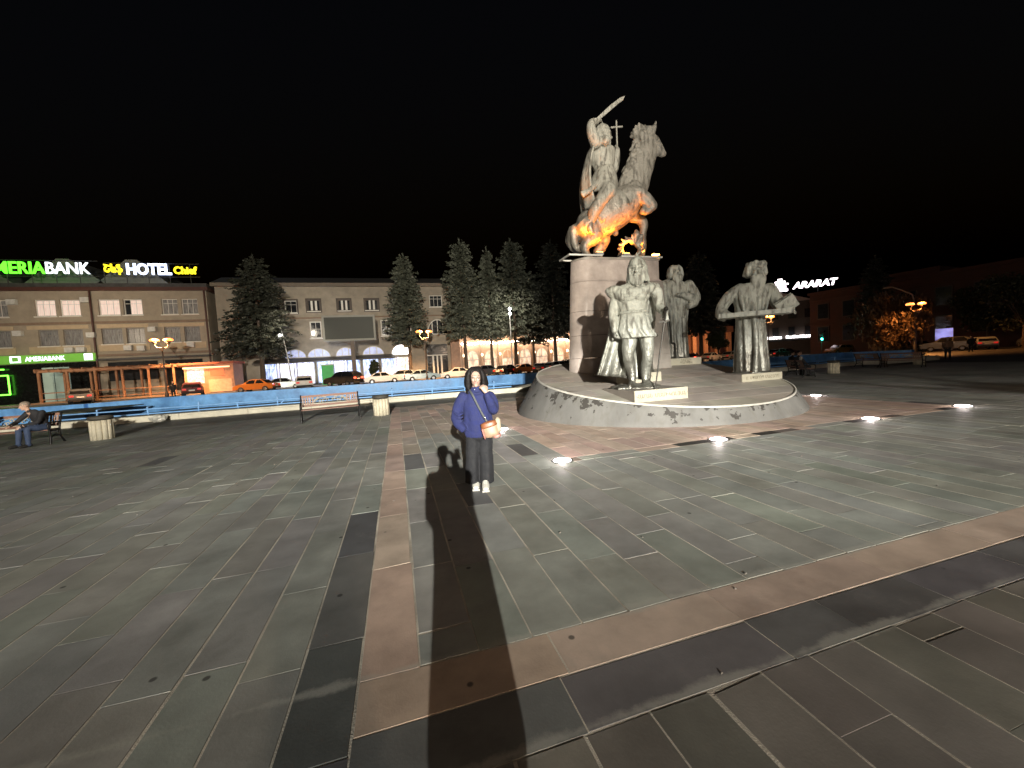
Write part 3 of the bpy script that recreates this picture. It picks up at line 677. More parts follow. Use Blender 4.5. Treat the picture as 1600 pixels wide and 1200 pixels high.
def b_elder(mb, C):
    mb.robe([(0, 0, -.02, .40, .34, .06), (0, 0, .8, .36, .31, .08), (0, 0, 1.6, .34, .28, .06), (0, 0, 2.2, .40, .27, .03), (0, 0, 2.45, .40, .25, .01), (0, 0, 2.6, .22, .2, 0)], 11)
    for s in (-1, 1):
        mb.tube([(s*.38, 0, 2.4), (s*.46, 0, 2.0), (s*.36, -.2, 1.75), (s*.1, -.36, 1.85)], [.15, .14, .12, .09], 12, 3); hand(mb, (s*.1, -.36, 1.85), (-s, 0, .3), (0, -1, 0), .27, .5, s)
    head(mb, (.02, -.03, 2.88), .52, R(10), 0, beard=.6, hair=.7, seed=11)
    mb.ell((0, 0, 0), (.5, .42, .06))
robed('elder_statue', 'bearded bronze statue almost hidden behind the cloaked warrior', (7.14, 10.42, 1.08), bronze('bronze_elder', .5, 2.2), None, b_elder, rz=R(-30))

# ------------------------------------------------------------------ horseman
eq = thing('horseman_statue', 'bronze horseman raising sword and cross on a rearing horse', 'statue', (7.72, 12.2, 4.92), R(-15)); eq.scale = (.96, .96, .965)
KU, KZ = .0229/4, .0224/4
def H(zx, zy, y=0.):
    a, b = zx-420, 1085-zy; c, s = math.cos(CAM_ROLL), math.sin(CAM_ROLL); return Vector(((a*c+b*s)*KU, y, (b*c-a*s)*KZ))
k = .00565
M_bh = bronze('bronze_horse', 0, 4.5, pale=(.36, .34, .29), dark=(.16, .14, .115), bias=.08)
mb = MB()
# barrel, chest, neck
mb.tube([H(178, 905), H(225, 875), H(320, 815), H(410, 755), H(465, 695), H(500, 640)], [(74*k, 70*k), (104*k, 104*k), (110*k, 112*k), (110*k, 108*k), (104*k, 98*k), (80*k, 72*k)], 20, 4)
mb.tube([H(470, 700), H(505, 600), H(545, 490), H(585, 395), H(605, 335)], [(74*k, 104*k), (58*k, 98*k), (48*k, 86*k), (42*k, 70*k), (36*k, 54*k)], 18, 4, True, (0, 1, 0))
# head, bent down to the right
mb.tube([H(592, 318), H(622, 335), H(655, 370), H(682, 400), H(697, 408)], [(36*k, 44*k), (36*k, 46*k), (28*k, 34*k), (23*k, 25*k), (16*k, 17*k)], 14, 3, True, (0, 1, 0))
mb.tube([H(640, 385), H(662, 405), H(684, 418)], [24*k, 20*k, 12*k], 10)
for s in (-1, 1):
    mb.tube([H(610, 295, s*20*k), H(622, 255, s*26*k), H(630, 222, s*28*k)], [16*k, 15*k, 5*k], 8)
    mb.ell(H(640, 345, s*34*k), (8*k, 6*k, 8*k)); mb.ell(H(692, 398, s*14*k), (6*k, 5*k, 6*k))
rr = random.Random(4)
for i in range(34):          # mane, blown up behind the neck
    f = i/33; a = H(600-150*f, 300+330*f, rr.uniform(-.12, .12)); l = (88-40*f)*rr.uniform(.7, 1.15)
    mb.tube([a, a+Vector((-l*.5*k, rr.uniform(-.1, .1), l*.35*k)), a+Vector((-l*k, rr.uniform(-.15, .15), l*(.15-.5*f)*k))], [20*k, 18*k, 7*k], 8, 2)
for i in range(26):
    a = H(585+rr.uniform(-40, 25), 325+rr.uniform(-20, 20), rr.uniform(-.1, .1)); mb.tube([a, a+Vector((-rr.uniform(0, 40)*k, rr.uniform(-.1, .1), 34*k)), a+Vector((-rr.uniform(-10, 75)*k, rr.uniform(-.1, .1), rr.uniform(40, 82)*k))], [22*k, 21*k, 8*k], 8, 2)
for i in range(9):
    a = H(590+rr.uniform(-15, 15), 300, rr.uniform(-.08, .08)); mb.tube([a, a+Vector((-30*k*rr.random(), rr.uniform(-.1, .1), 45*k)), a+Vector((-62*k*rr.random(), 0, 66*k*rr.uniform(.6, 1)))], [20*k, 18*k, 8*k], 8, 2)
# hind legs: stifle forward, hock back
for s, dx in ((-1, 0), (1, 108)):
    y = s*46*k
    mb.tube([H(205+dx*.8, 880, y), H(238+dx*.7, 940, y*1.1), H(205+dx, 985, y*1.15), H(186+dx, 1010, y*1.15), H(200+dx, 1050, y*1.15), H(208+dx, 1072, y*1.15)], [80*k, 62*k, 38*k, 29*k, 21*k, 24*k], 14, 4)
    mb.tube([H(207+dx, 1066, y*1.15), H(214+dx, 1086, y*1.15)], [(23*k, 25*k), (30*k, 32*k)], 12, 0)
# fore legs, both lifted and bent
y = 34*k
mb.tube([H(462, 735, y), H(512, 775, y*1.2), H(562, 800, y*1.25), H(588, 832, y*1.25), H(585, 890, y*1.2), H(583, 942, y*1.2)], [62*k, 46*k, 34*k, 30*k, 22*k, 21*k], 14, 4)
mb.tube([H(583, 940, y*1.2), H(590, 975, y*1.2), H(578, 1005, y*1.2), H(572, 1030, y*1.2)], [24*k, 20*k, 28*k, 30*k], 12, 2)
y = -50*k
mb.tube([H(450, 690, y), H(510, 680, y*1.3), H(560, 705, y*1.35), H(604, 752, y*1.35), H(612, 768, y*1.35)], [60*k, 40*k, 31*k, 27*k, 20*k], 14, 4)
mb.tube([H(610, 764, y*1.35), H(584, 790, y*1.35), H(560, 800, y*1.3)], [22*k, 18*k, 17*k], 12, 3)
mb.tube([H(562, 798, y*1.3), H(545, 790, y*1.3)], [18*k, 25*k], 12)
mb.tube([H(540, 715, y*1.3), H(572, 755, y*1.34), H(590, 772, y*1.35)], [30*k, 26*k, 18*k], 12, 2)
# tail
for i in range(9):
    q = rr.uniform(-24, 24)*k; mb.tube([H(172, 878, q), H(122+rr.uniform(-8, 8), 890, q*1.6), H(112+rr.uniform(-10, 16), 950, q*1.8), H(138+rr.uniform(-16, 16), 1005, q*2), H(158+rr.uniform(-10, 8), 1035, q*1.5)], [24*k, 26*k, 24*k, 18*k, 7*k], 8, 3)
# muscles
mb.ell(H(455, 725, -60*k), (60*k, 34*k, 74*k)); mb.ell(H(455, 725, 60*k), (60*k, 34*k, 74*k))
mb.ell(H(395, 905), (20*k, 16*k, 20*k))
mb.remesh('horse', M_bh, .03, eq, 2, .02, 5)
# rider
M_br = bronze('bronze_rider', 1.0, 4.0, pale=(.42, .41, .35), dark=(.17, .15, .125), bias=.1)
mb = MB()
mb.tube([H(318, 640), H(325, 570), H(318, 515), H(305, 450), H(300, 390), H(300, 360)], [(70*k, 76*k), (64*k, 70*k), (54*k, 62*k), (66*k, 82*k), (66*k, 84*k), (36*k, 46*k)], 18, 4, True, (0, 1, 0))
mb.tube([H(282+6*math.cos(t)*9, 510, 48*k*math.sin(t)) if False else H(320+60*math.cos(t), 512+3*math.sin(t), 52*k*math.sin(t)) for t in [2*math.pi*i/18 for i in range(19)]], 7*k, 8)
for s in (-1, 1):
    y = s*78*k       # thighs, knees forward, shins hanging back
    mb.tube([H(318, 640, y*.6), H(318, 680, y), H(285, 730, y*1.30), H(240, 800, y*1.34), H(216, 868, y*1.3)], [64*k, 58*k, 42*k, 39*k, 28*k], 14, 4)
    mb.tube([H(214, 870, y*1.3), H(208, 912, y*1.35), H(226, 945, y*1.4)], [24*k, 25*k, 14*k], 10, 2)
for i in range(14):    # tunic pleats over the thigh
    t = -1.2+2.4*i/13; mb.tube([H(322+46*math.sin(t), 520, -56*k*math.cos(t)), H(312+70*math.sin(t), 590, -78*k*math.cos(t)), H(300+85*math.sin(t), 668, -92*k*math.cos(t))], [18*k, 20*k, 14*k], 8, 2)
mb.tube([H(250, 385, -66*k), H(222, 345, -84*k), H(212, 290, -84*k), H(226, 262, -70*k), H(254, 246, -60*k)], [38*k, 32*k, 27*k, 25*k, 18*k], 12, 3)
hand(mb, H(252, 247, -60*k), (.8, 0, .4), (0, 0, 1), 52*k, 2.0)
mb.tube([H(356, 400, 62*k), H(384, 440, 84*k), H(396, 472, 84*k), H(408, 420, 70*k), H(414, 352, 60*k)], [42*k, 38*k, 33*k, 28*k, 19*k], 12, 3)
hand(mb, H(414, 354, 60*k), (.05, 0, 1), (.9, 0, 0), 52*k, 2.0, -1)
for s in (-1, 1): mb.ell(H(300, 372, s*74*k), (32*k, 34*k, 32*k))
head(mb, H(307, 298), 112*k, R(96), R(3), helmet=True, beard=.3, seed=13)
mb.remesh('rider', M_br, .024, eq, 2, .012, 9)
def ribbon(fn, ni, nj): return [[fn(i/(ni-1), j/(nj-1)) for j in range(nj)] for i in range(ni)]
def capef(t, s):
    a = H(228, 405, (-84+168*s)*k); p = a.lerp(H(205, 775, (-96+192*s)*k), t); p.x += (-30*math.sin(math.pi*t)+16*t*math.sin(s*13+2*t)+46*(abs(2*s-1)**1.5)*(.4+.6*t)-14)*k; return p
cloth('cape', ribbon(capef, 20, 22), M_br, eq, .06)
def blanket(t, s):
    ang = R(-115+230*s); c = H(250, 845).lerp(H(430, 725), t); r = 108*k
    n = Vector((-.55, 0, .83)); return c+n*(r*math.cos(ang))+Vector((0, 1, 0))*(r*math.sin(ang)*1.0)+Vector((0, 0, -.02*math.sin(9*s+3*t)))
cloth('saddle_cloth', ribbon(blanket, 10, 26), M_br, eq, .05)
mb = MB(); a, b = H(240, 252, -62*k), H(420, 100, -70*k); d = (b-a).normalized(); nn = d.cross(Vector((0, 1, 0))).normalized()
pts = [a-d*.06-nn*.05, a-d*.06+nn*.05, a+(b-a)*.55+nn*.085, a+(b-a)*.88+nn*.06, b, a+(b-a)*.9-nn*.06, a+(b-a)*.55-nn*.05]
n = len(pts); yv = Vector((0, .022, 0)); mb.add([p+yv for p in pts]+[p-yv for p in pts], [tuple(range(n)), tuple(range(2*n-1, n-1, -1))]+[(i, n+i, n+(i+1) % n, (i+1) % n) for i in range(n)])
mb.obox(a+d*.02, (.07, .30, .07)); mb.build('sword', M_br, eq)
mb = MB(); mb.tube([H(416, 395, 56*k), H(405, 172, 56*k)], .030, 8); mb.tube([H(373, 214, 56*k), H(443, 208, 56*k)], .032, 8)
mb.build('cross', M_br, eq)
mb = MB(); mb.tube([H(250, 640, -100*k), H(200, 690, -112*k), H(158, 712, -116*k)], [(9*k, 14*k), (10*k, 16*k), (9*k, 20*k)], 10, 0, True, (0, 1, 0)); mb.build('scabbard', M_br, eq)
# leafy wreath under the raised hoof
mb = MB(); cw = H(478, 1020, -45*k)
for i in range(15):
    t = 2*math.pi*i/15; p = cw+Vector((58*k*math.cos(t), 6*k*math.sin(3*t), 52*k*math.sin(t))); tn = Vector((-math.sin(t), 0, math.cos(t)))
    o_ = Vector((math.cos(t), 0, math.sin(t))); mb.tube([p-tn*14*k, p+o_*4*k, p+tn*14*k], [12*k, 17*k, 12*k], 8)
    mb.tube([p, p+(o_*.8+tn*.6+Vector((0, rr.uniform(-.5, .5), 0))).normalized()*rr.uniform(26, 46)*k], [13*k, 4*k], 8)
mb.tube([cw+Vector((20*k, 0, 40*k)), H(515, 930, -45*k), H(512, 905, -45*k)], [22*k, 26*k, 10*k], 10, 2)
mb.tube([H(545, 935, -45*k), H(540, 975, -45*k), H(520, 1000, -45*k)], [14*k, 20*k, 16*k], 10, 2)
mb.tube([H(478, 1072, -45*k), H(474, 1092, -45*k)], [22*k, 34*k], 10); mb.remesh('wreath', M_bh, .026, eq, 1, .03, 8)
mb = MB(); mb.box((-1.35, -.22, -.08), (1.0, .75, -.01)); mb.build('bronze_base', M_bh, eq)

# amber floodlights and their steel frames on top of the pedestal
M_alu = mat('pale_steel', (.55, .55, .52), .45, metal=.3, var=.1)
M_amber = mat('amber_lens', (.9, .4, .1), .4, emit=(1, .46, .08), es=22)
def frame(label, x0, x1, y0, y1, z, lampx, tgt, power):
    t = thing('pedestal_floodlight', label, 'floodlight', (x0, y0, z), 0)
    w_, h_ = x1-x0, y1-y0
    for a, b in (((0, 0, 0), (w_, .05, .05)), ((0, h_-.05, 0), (w_, h_, .05)), ((0, .052, 0), (.05, h_-.052, .05)), ((w_-.05, .052, 0), (w_, h_-.052, .05))): MB().box(a, b).build('bar', M_alu, t)
    mb = MB(); mb.box((lampx-.13, .06, .052), (lampx+.13, .2, .15)); mb.build('lamp_housing', mat('lamp_grey', (.2, .2, .2), .5), t)
    mb = MB(); mb.box((lampx-.11, .075, .152), (lampx+.11, .185, .162)); mb.build('lamp_lens', M_amber, t)
    l = lamp('amber_lamp', 'SPOT', (x0+lampx, y0+.13, z+.19), power, (1, .24, .015), .10, tgt, 140, .4); return t
frame('white steel floodlight frame jutting out under the horse\'s tail', 5.55, 6.75, 11.62, 12.42, 4.925, 1.15, (7.5, 12.25, 7.2), 130)
lamp('amber_lamp', 'SPOT', (5.95, 11.75, 5.1), 520, (1, .27, .02), .08, (6.9, 12.3, 8.2), 62, .6)
frame('steel floodlight frame with amber lamps before the raised hoof', 7.50, 9.12, 11.68, 12.3, 4.925, .25, (7.35, 12.25, 6.3), 620)
lamp('amber_lamp', 'SPOT', (8.66, 11.80, 5.12), 260, (1, .27, .02), .05, (8.0, 11.9, 5.7), 100, .5)
MB().box((1.32, .075, .12), (1.56, .185, .16)).build('lamp_lens', M_amber, [q for q in bpy.data.objects if q.name.startswith('pedestal_floodlight')][-1])

# recessed lights in the paving round the monument
M_lens = mat('ground_light_lens', (.9, .9, .9), .3, emit=(1, .90, .88), es=20)
M_inox = mat('brushed_steel', (.45, .45, .45), .35, metal=1)
for i, (x, y, lb) in enumerate(((2.41, 5.66, 'round recessed paving light at the near corner of the pink pad'), (5.47, 5.66, 'round recessed paving light before the middle of the chipped rim'),
        (9.39, 5.66, 'round recessed paving light near the dark border slabs past the rim'), (12.44, 5.66, 'round recessed paving light at the pad\'s far front corner'),
        (2.34, 9.05, 'round recessed paving light beside the woman\'s bag'), (12.66, 9.12, 'round recessed paving light before the occupied bench'))):
    t = thing('recessed_light', lb, 'ground light', (x, y, 0), 0, 'recessed lights round the monument')
    MB().lathe([(.175, -.02), (.175, .006), (.165, .010), (.140, .010), (.138, .004)], seg=28, cap=False).build('bezel', M_inox, t, True)
    lamp('ground_light', 'POINT', (x, y, .13), 7, (1, .86, .84), .06)
    MB().lathe([(.139, .0), (.137, .014), (.10, .026), (.05, .031), (.005, .033)], seg=28).build('lens', M_lens, t, True)
# ------------------------------------------------------------------ fountain
M_ledge = mat('ledge_stone', (.58, .56, .46), .65, var=.22, scale=1.5, bump=.25, bscale=25)
M_blue = mat('blue_pool_paint', (.14, .37, .84), .45, var=.35, scale=1.4, bump=.15, bscale=30)
M_bluep = mat('blue_pipe_paint', (.22, .46, .85), .4, var=.15)
near = [(-40, 20.0), (6.4, 20.0), (9.6, 24), (14.4, 24), (17.4, 20.0), (41, 20.0), (43.6, 23)]
far = [(43.6, 29), (-13, 29), (-16, 26.5), (-40, 26.5)]
fountain = thing('fountain_basin', 'wide empty fountain basin painted blue inside a pale stone ledge', 'fountain', (0, 20, -.1))
def wallseg(a, b, z0, z1, th, name, m, parent, org=(0, 20, -.1), gap=.006):
    a, b = Vector((*a, 0)), Vector((*b, 0)); d = (b-a); L_ = d.length; d.normalize(); n = Vector((-d.y, d.x, 0))*th
    p = [a+d*gap, b-d*gap, b-d*gap+n, a+d*gap+n]; mb = MB(); ch = .03
    mb.add([(q.x-org[0], q.y-org[1], z0) for q in p]+[(q.x-org[0], q.y-org[1], z1) for q in p], [(0,1,5,4),(1,2,6,5),(2,3,7,6),(3,0,4,7),(4,5,6,7)]); return mb.build(name, m, parent)
for a, b in zip(near, near[1:]):
    n = max(1, round((Vector(b)-Vector(a)).length/2.6))
    for i in range(n):
        p, q = Vector(a).lerp(Vector(b), i/n), Vector(a).lerp(Vector(b), (i+1)/n); wallseg(p, q, -.05, .26+rnd.uniform(-.006, .006), .55, 'ledge_stone', M_ledge, fountain)
        wallseg(p, q, .266, .33, .62, 'coping', M_ledge, fountain)
for a, b in zip(near[-1:]+far, far): wallseg(a, b, -.35, .80, .4, 'blue_wall', M_blue, fountain, gap=-.05)
mb = MB(); pl = near+far; mb.add([(x, y-20, -.12) for x, y in pl], [tuple(range(len(pl)))]); mb.build('blue_floor', M_blue, fountain)
for a, b in zip(near, near[1:]):
    d = Vector(b)-Vector(a); n = Vector((-d.y, d.x)).normalized()*.56; wallseg(Vector(a)+n, Vector(b)+n, -.1, .26, .03, 'blue_wall', M_blue, fountain)
def railing(label, x0, x1, y, step, hi, seed):
    r = random.Random(seed); t = thing('pipe_railing', label, 'railing', (x0, y, .22), 0, 'blue pipe railings of the fountain')
    x = 0; L_ = x1-x0
    while x <= L_+.01:
        h = hi*r.uniform(.7, 1.15); MB().tube([(x, 0, 0), (x+r.uniform(-.03, .03), 0, h)], .032, 8).build('post', M_bluep, t, True); 
        if r.random() < .5: MB().tube([(x, 0, h), (x, .3, h+.02)], .025, 8).build('nozzle_arm', M_bluep, t, True)
        if r.random() < .25: MB().tube([(x+.1, 0, .05), (x+.35, .1, .3)], .025, 8).build('brace', M_bluep, t, True)
        x += step*r.uniform(.8, 1.2)
    for z in (.06, hi*.72): MB().tube([(0, -.05, z), (L_, -.05, z)], .030, 8).build('rail', M_bluep, t, True)
railing('blue pipe railing of the fountain behind the ornate bench', -14.2, 6.0, 20.75, 1.7, .36, 2)
railing('blue pipe railing of the fountain beyond the scholar statue', 18.2, 34, 20.75, 2.0, .36, 5)
MB().box((-16.4, 22, .1), (-13.4, 26.2, .14)).build('cover_board', mat('dark_board', (.06, .07, .05), .7, var=.4), fountain).location = (0, -20, .45)

# ------------------------------------------------------------------ benches
M_iron = mat('black_cast_iron', (.02, .019, .018), .45, metal=.5, var=.2)
M_wood = mat('bench_wood', (.24, .125, .088), .5, var=.25, scale=3, stretch=(1, 12, 12), bump=.2)
M_scroll = mat('pale_scrollwork', (.42, .38, .31), .5, var=.2)
def make_bench(label):
    # faces -Y, 1.9 m long
    t = thing('park_bench', label, 'bench', (0, 0, 0), 0, 'park benches along the fountain')
    for s in (-1, 1):
        x = s*.90; mb = MB()
        mb.tube([(x, -.28, 0), (x, -.24, .2), (x, -.27, .40)], [.03, .024, .026], 8, 2); mb.tube([(x, .30, 0), (x, .16, .2), (x, .14, .42), (x, .22, .66), (x, .30, .88)], [.03, .025, .026, .024, .022], 8, 2)
        mb.tube([(x, -.27, .40), (x, -.05, .38), (x, .14, .41)], .024, 8, 2); mb.tube([(x, -.27, .40), (x, -.30, .56), (x, -.2, .63), (x, .0, .63), (x, .2, .62)], [.022, .024, .024, .022, .02], 8, 2)
        mb.tube([(x, -.24, .18), (x, -.05, .26), (x, .16, .2)], .018, 8, 2)
        mb.build('iron_end', M_iron, t, True)
    for i in range(5): MB().chbox((-.88, -.27+i*.088, .405), (.88, -.20+i*.088, .432), .006).build('slat', M_wood, t)
    rot = Matrix.Rotation(R(-16), 3, 'X')
    def back(z0, z1, x0=-.88, x1=.88, th=.028, y=0):
        mb = MB(); mb.box((x0, -th/2+y, z0), (x1, th/2+y, z1)); mb.v = [rot @ p+Vector((0, .145, .44)) for p in mb.v]; return mb
    back(.06, .13).build('slat', M_wood, t); back(.38, .45).build('slat', M_wood, t)
    for s in (-1, 1):
        for i in range(5): back(.132, .378, s*(.84-i*.075)-.022, s*(.84-i*.075)+.022).build('slat', mat('pale_bench_wood', (.33, .22, .17), .5, var=.2), t)
    mb = MB(); r = random.Random(3)
    for s in (-1, 1):
        for i in range(6):
            c = Vector((s*(.09+i*.075), 0, .255+.06*math.sin(i*1.9))); q = [c+Vector((.045*math.cos(a)*(1-a/9), 0, .06*math.sin(a)*(1-a/9))) for a in [j*.75 for j in range(8)]]
            mb.tube([rot @ p+Vector((0, .145, .44)) for p in q], .013, 6)
    mb.tube([rot @ Vector((.5*math.cos(a), 0, .20+.19*math.sin(a)))+Vector((0, .145, .44)) for a in [math.pi*j/14 for j in range(15)]], .014, 6)
    mb.build('scrollwork', M_scroll, t, True)
    return t
b0 = make_bench('ornate wooden bench standing empty before the blue railing'); b0.location = (-2.25, 14.55, 0); b0.rotation_euler.z = R(9)
for x, y, a, lb in ((-10.65, 14.75, 4, 'bench with the seated man in dark jacket, beside the concrete bin'), (20.4, 15.5, 62, 'bench with the seated person in black and white beyond the scholar statue'),
                    (29.2, 17.6, 70, 'empty dark bench just before the end of the right-hand ledge'), (28.6, 15.6, 100, 'empty dark bench beside the last bin on the right')):
    b = copy_tree(b0); b.location = (x, y, 0); b.rotation_euler.z = R(a); b['label'] = lb

# ------------------------------------------------------------------ litter bins
M_binc = mat('bin_concrete', (.60, .54, .40), .75, var=.2, scale=6, bump=.3, bscale=40)
M_bind = mat('bin_rim', (.06, .055, .045), .7, var=.3)
def make_bin(label):
    t = thing('litter_bin', label, 'bin', (0, 0, 0), 0, 'concrete litter bins beside the benches')
    MB().lathe([(.19, .02), (.215, .1), (.225, .6), (.18, .6), (.17, .1), (.02, .08)], seg=24, cap=True).build('drum', M_bind, t, True)
    me = None
    for i in range(12):
        a = 2*math.pi*i/12
        if me is None:
            o = MB().tube([(0, 0, .0), (0, 0, .58)], [(.036, .064), (.040, .066)], 8, 0, False, (1, 0, 0)).build('stave', M_binc, t, True); me = o.data
        else:
            o = bpy.data.objects.new('stave', me); col.objects.link(o); o.parent = t
        o.location = (.235*math.cos(a), .235*math.sin(a), 0); o.rotation_euler.z = a
    MB().lathe([(.17, .60), (.275, .60), (.285, .66), (.27, .705), (.20, .70), (.18, .60)], seg=28, cap=False).build('rim', M_bind, t, True)
    return t
n0 = make_bin('concrete bin beside the ornate empty bench'); n0.location = (-.62, 14.6, 0)
for x, y, lb in ((-8.62, 14.7, 'concrete bin beside the seated man in dark jacket'), (23.0, 15.6, 'concrete bin beside the bench with the person in black and white'), (31.8, 16.5, 'last concrete bin on the right, by the ledge end')):
    b = copy_tree(n0); b.location = (x, y, 0); b.rotation_euler.z = rnd.random(); b['label'] = lb

# ------------------------------------------------------------------ people
M_skin = mat('skin', (.52, .33, .24), .5, var=.06, scale=20)
M_hair = mat('dark_hair', (.006, .0045, .004), .65, spec=.18, var=.4, scale=30, stretch=(3, 3, .5), space='obj')
def cl(name, c, rough=.8): return mat(name, c, rough, var=.22, scale=9, bump=.25, bscale=70, space='obj')
M_white = mat('white_rubber', (.45, .44, .39), .55, var=.06)
def person(label, loc, rz, J, mats, voxel=.02, bald=False, hairlong=0., bulk=1., coat=0.):
    # J: joints in metres; mats: skin, hair, top, trousers, shoes
    t = thing('person', label, 'person', loc, rz); mb = MB(); V_ = lambda n: Vector(J[n])
    mb.cur = 3; 
    for s in 'lr': mb.tube([V_('hip'+s), (V_('hip'+s)+V_('knee'+s))/2, V_('knee'+s), (V_('knee'+s)*.6+V_('ankle'+s)*.4), V_('ankle'+s)], [q*(1+(bulk-1)*.35) for q in (.098, .092, .068, .066, .052)], 12, 3)
    mb.ell((V_('hipl')+V_('hipr'))/2, (.17, .13, .13))
    mb.cur = 4
    for s in 'lr':
        a, d = V_('ankle'+s), Vector(J.get('toe'+s, (0, -1, 0))); d.normalize(); mb.tube([a-d*.05+Vector((0, 0, -.04)), a+d*.08+Vector((0, 0, -.045)), a+d*.19+Vector((0, 0, -.06))], [(.05, .045), (.05, .05), (.032, .042)], 10)
    mb.cur = 2; p, c, n = (V_('hipl')+V_('hipr'))/2, V_('chest'), V_('neck')
    mb.tube([p, p.lerp(c, .5), c, c.lerp(n, .7)], [(a*bulk, b*bulk) for a, b in ((.13, .17), (.125, .165), (.135, .20), (.09, .13))], 16, 3, True, J.get('front', (0, 1, 0)))
    if coat: mb.tube([c, p, p-Vector((0, 0, .38))], [(coat*.75, coat), (coat*.75, coat), (coat*.7, coat)], 16, 2, True, (0, 1, 0))
    for s in 'lr': mb.tube([V_('sho'+s), (V_('sho'+s)+V_('elb'+s))/2, V_('elb'+s), (V_('elb'+s)+V_('wri'+s))/2, V_('wri'+s)], [q*bulk for q in (.075, .066, .055, .052, .042)], 12, 2)
    mb.cur = 0; 
    for s in 'lr':
        d = V_('wri'+s)-V_('elb'+s); hand(mb, V_('wri'+s), J.get('hand'+s, d), (0, -.4, 1), .17, .7, 1 if s == 'l' else -1)
    head(mb, V_('head'), .225, J.get('yaw', 0), J.get('pitch', 0))
    mb.cur = 1; h = V_('head'); Rm = Matrix.Rotation(J.get('yaw', 0), 3, 'Z') @ Matrix.Rotation(J.get('pitch', 0), 3, 'X')
    if not bald: mb.ell(h+Rm @ Vector((0, .022, .05)), (.092, .108, .088), Rm)
    if hairlong:
        for i in range(11):
            a = math.pi*(-.05+1.1*i/10); mb.tube([h+Rm @ Vector((.07*math.cos(a), .02+.08*math.sin(a), .07)), h+Rm @ Vector((.095*math.cos(a), .03+.09*math.sin(a), -.05)), h+Rm @ Vector((.09*math.cos(a), .04+.08*math.sin(a), -.05-hairlong))], [.03, .035, .02], 8, 2)
    mb.remesh('body', mats, voxel, t, 1, 0, keepmi=True); return t
SIT = dict(hipl=(-.10, .0, .50), hipr=(.10, .0, .50), kneel=(-.13, -.44, .52), kneer=(.13, -.44, .52), anklel=(-.13, -.50, .10), ankler=(.13, -.46, .10), chest=(0, .06, .86), neck=(0, .02, 1.08), head=(0, -.02, 1.24),
           shol=(-.20, .05, .98), shor=(.20, .05, .98), elbl=(-.27, -.02, .72), elbr=(.27, -.02, .72), wril=(-.14, -.26, .62), wrir=(.14, -.26, .62))
def J_(**k): d = dict(SIT); d.update(k); return d
person('seated man in dark jacket and jeans leaning forward on the bench', (-9.95, 14.70, 0), R(-22),
       J_(chest=(-.06, -.06, .82), neck=(-.14, -.16, 1.02), head=(-.18, -.24, 1.15), shol=(-.30, -.12, .93), shor=(.10, -.06, .95), elbl=(-.42, -.30, .70), wril=(-.32, -.52, .62), elbr=(.16, -.22, .68), wrir=(-.06, -.42, .60), yaw=R(-30), pitch=R(14)),
       [M_skin, mat('grey_hair', (.22, .18, .14), .6), cl('black_jacket', (.015, .015, .018)), cl('blue_jeans', (.05, .075, .14)), cl('dark_shoe', (.02, .018, .016))], bald=False)
person('second seated person at the far end of the left bench', (-11.25, 14.72, 0), R(10), J_(yaw=R(30)), [M_skin, M_hair, cl('brown_coat', (.035, .025, .02)), cl('blue_jeans', (.05, .075, .14)), cl('dark_shoe', (.02, .018, .016))])
person('seated person in black with a white sleeve beyond the scholar statue', (20.25, 15.42, 0), R(72), J_(yaw=R(-20), elbl=(-.3, -.1, .74), wril=(-.1, -.33, .66)),
       [M_skin, M_hair, cl('black_white_top', (.03, .03, .035)), cl('black_trousers', (.014, .014, .016)), cl('dark_shoe', (.02, .018, .016))])
o = MB().tube([(0, 0, 0), (.03, -.02, -.22), (.10, -.10, -.32)], [.085, .078, .07], 12, 2).build('white_sleeve', cl('white_cloth', (.5, .5, .48)), [q for q in bpy.data.objects if q.name.startswith('person')][-1], True); o.location = (-.21, .04, .99)
person('second person seated in the shade behind the one with the white sleeve', (20.75, 16.15, 0), R(62), J_(yaw=R(20)), [M_skin, M_hair, cl('dark_coat', (.02, .018, .018)), cl('black_trousers', (.014, .014, .016)), cl('dark_shoe', (.02, .018, .016))])
STAND = dict(hipl=(-.09, 0, .88), hipr=(.09, 0, .88), kneel=(-.11, -.02, .48), kneer=(.11, -.02, .48), anklel=(-.12, .02, .09), ankler=(.12, .02, .09), chest=(0, 0, 1.25), neck=(0, 0, 1.46), head=(0, -.02, 1.62),
             shol=(-.20, .01, 1.38), shor=(.20, .01, 1.38), elbl=(-.26, .04, 1.10), elbr=(.26, .04, 1.10), wril=(-.25, -.06, .86), wrir=(.25, -.06, .86))
def S_(**k): d = dict(STAND); d.update(k); return d
person('pedestrian in dark clothes standing beside the dark red car', (-22.6, 49.3, -.1), R(20), S_(), [M_skin, M_hair, cl('dark_coat', (.02, .018, .018)), cl('black_trousers', (.014, .014, .016)), cl('dark_shoe', (.02, .018, .016))], .03)
person('small figure walking on the far right edge of the square', (40.5, 19.3, -.1), R(-60), S_(kneel=(-.11, -.14, .49), anklel=(-.11, .1, .12)), [M_skin, M_hair, cl('tan_coat', (.25, .14, .08)), cl('black_trousers', (.014, .014, .016)), cl('dark_shoe', (.02, .018, .016))], .03)
person('dark figure standing before the parked cars at the far right', (59.5, 26.5, -.1), R(-50), S_(), [M_skin, M_hair, cl('dark_coat', (.02, .018, .018)), cl('black_trousers', (.014, .014, .016)), cl('dark_shoe', (.02, .018, .016))], .03)
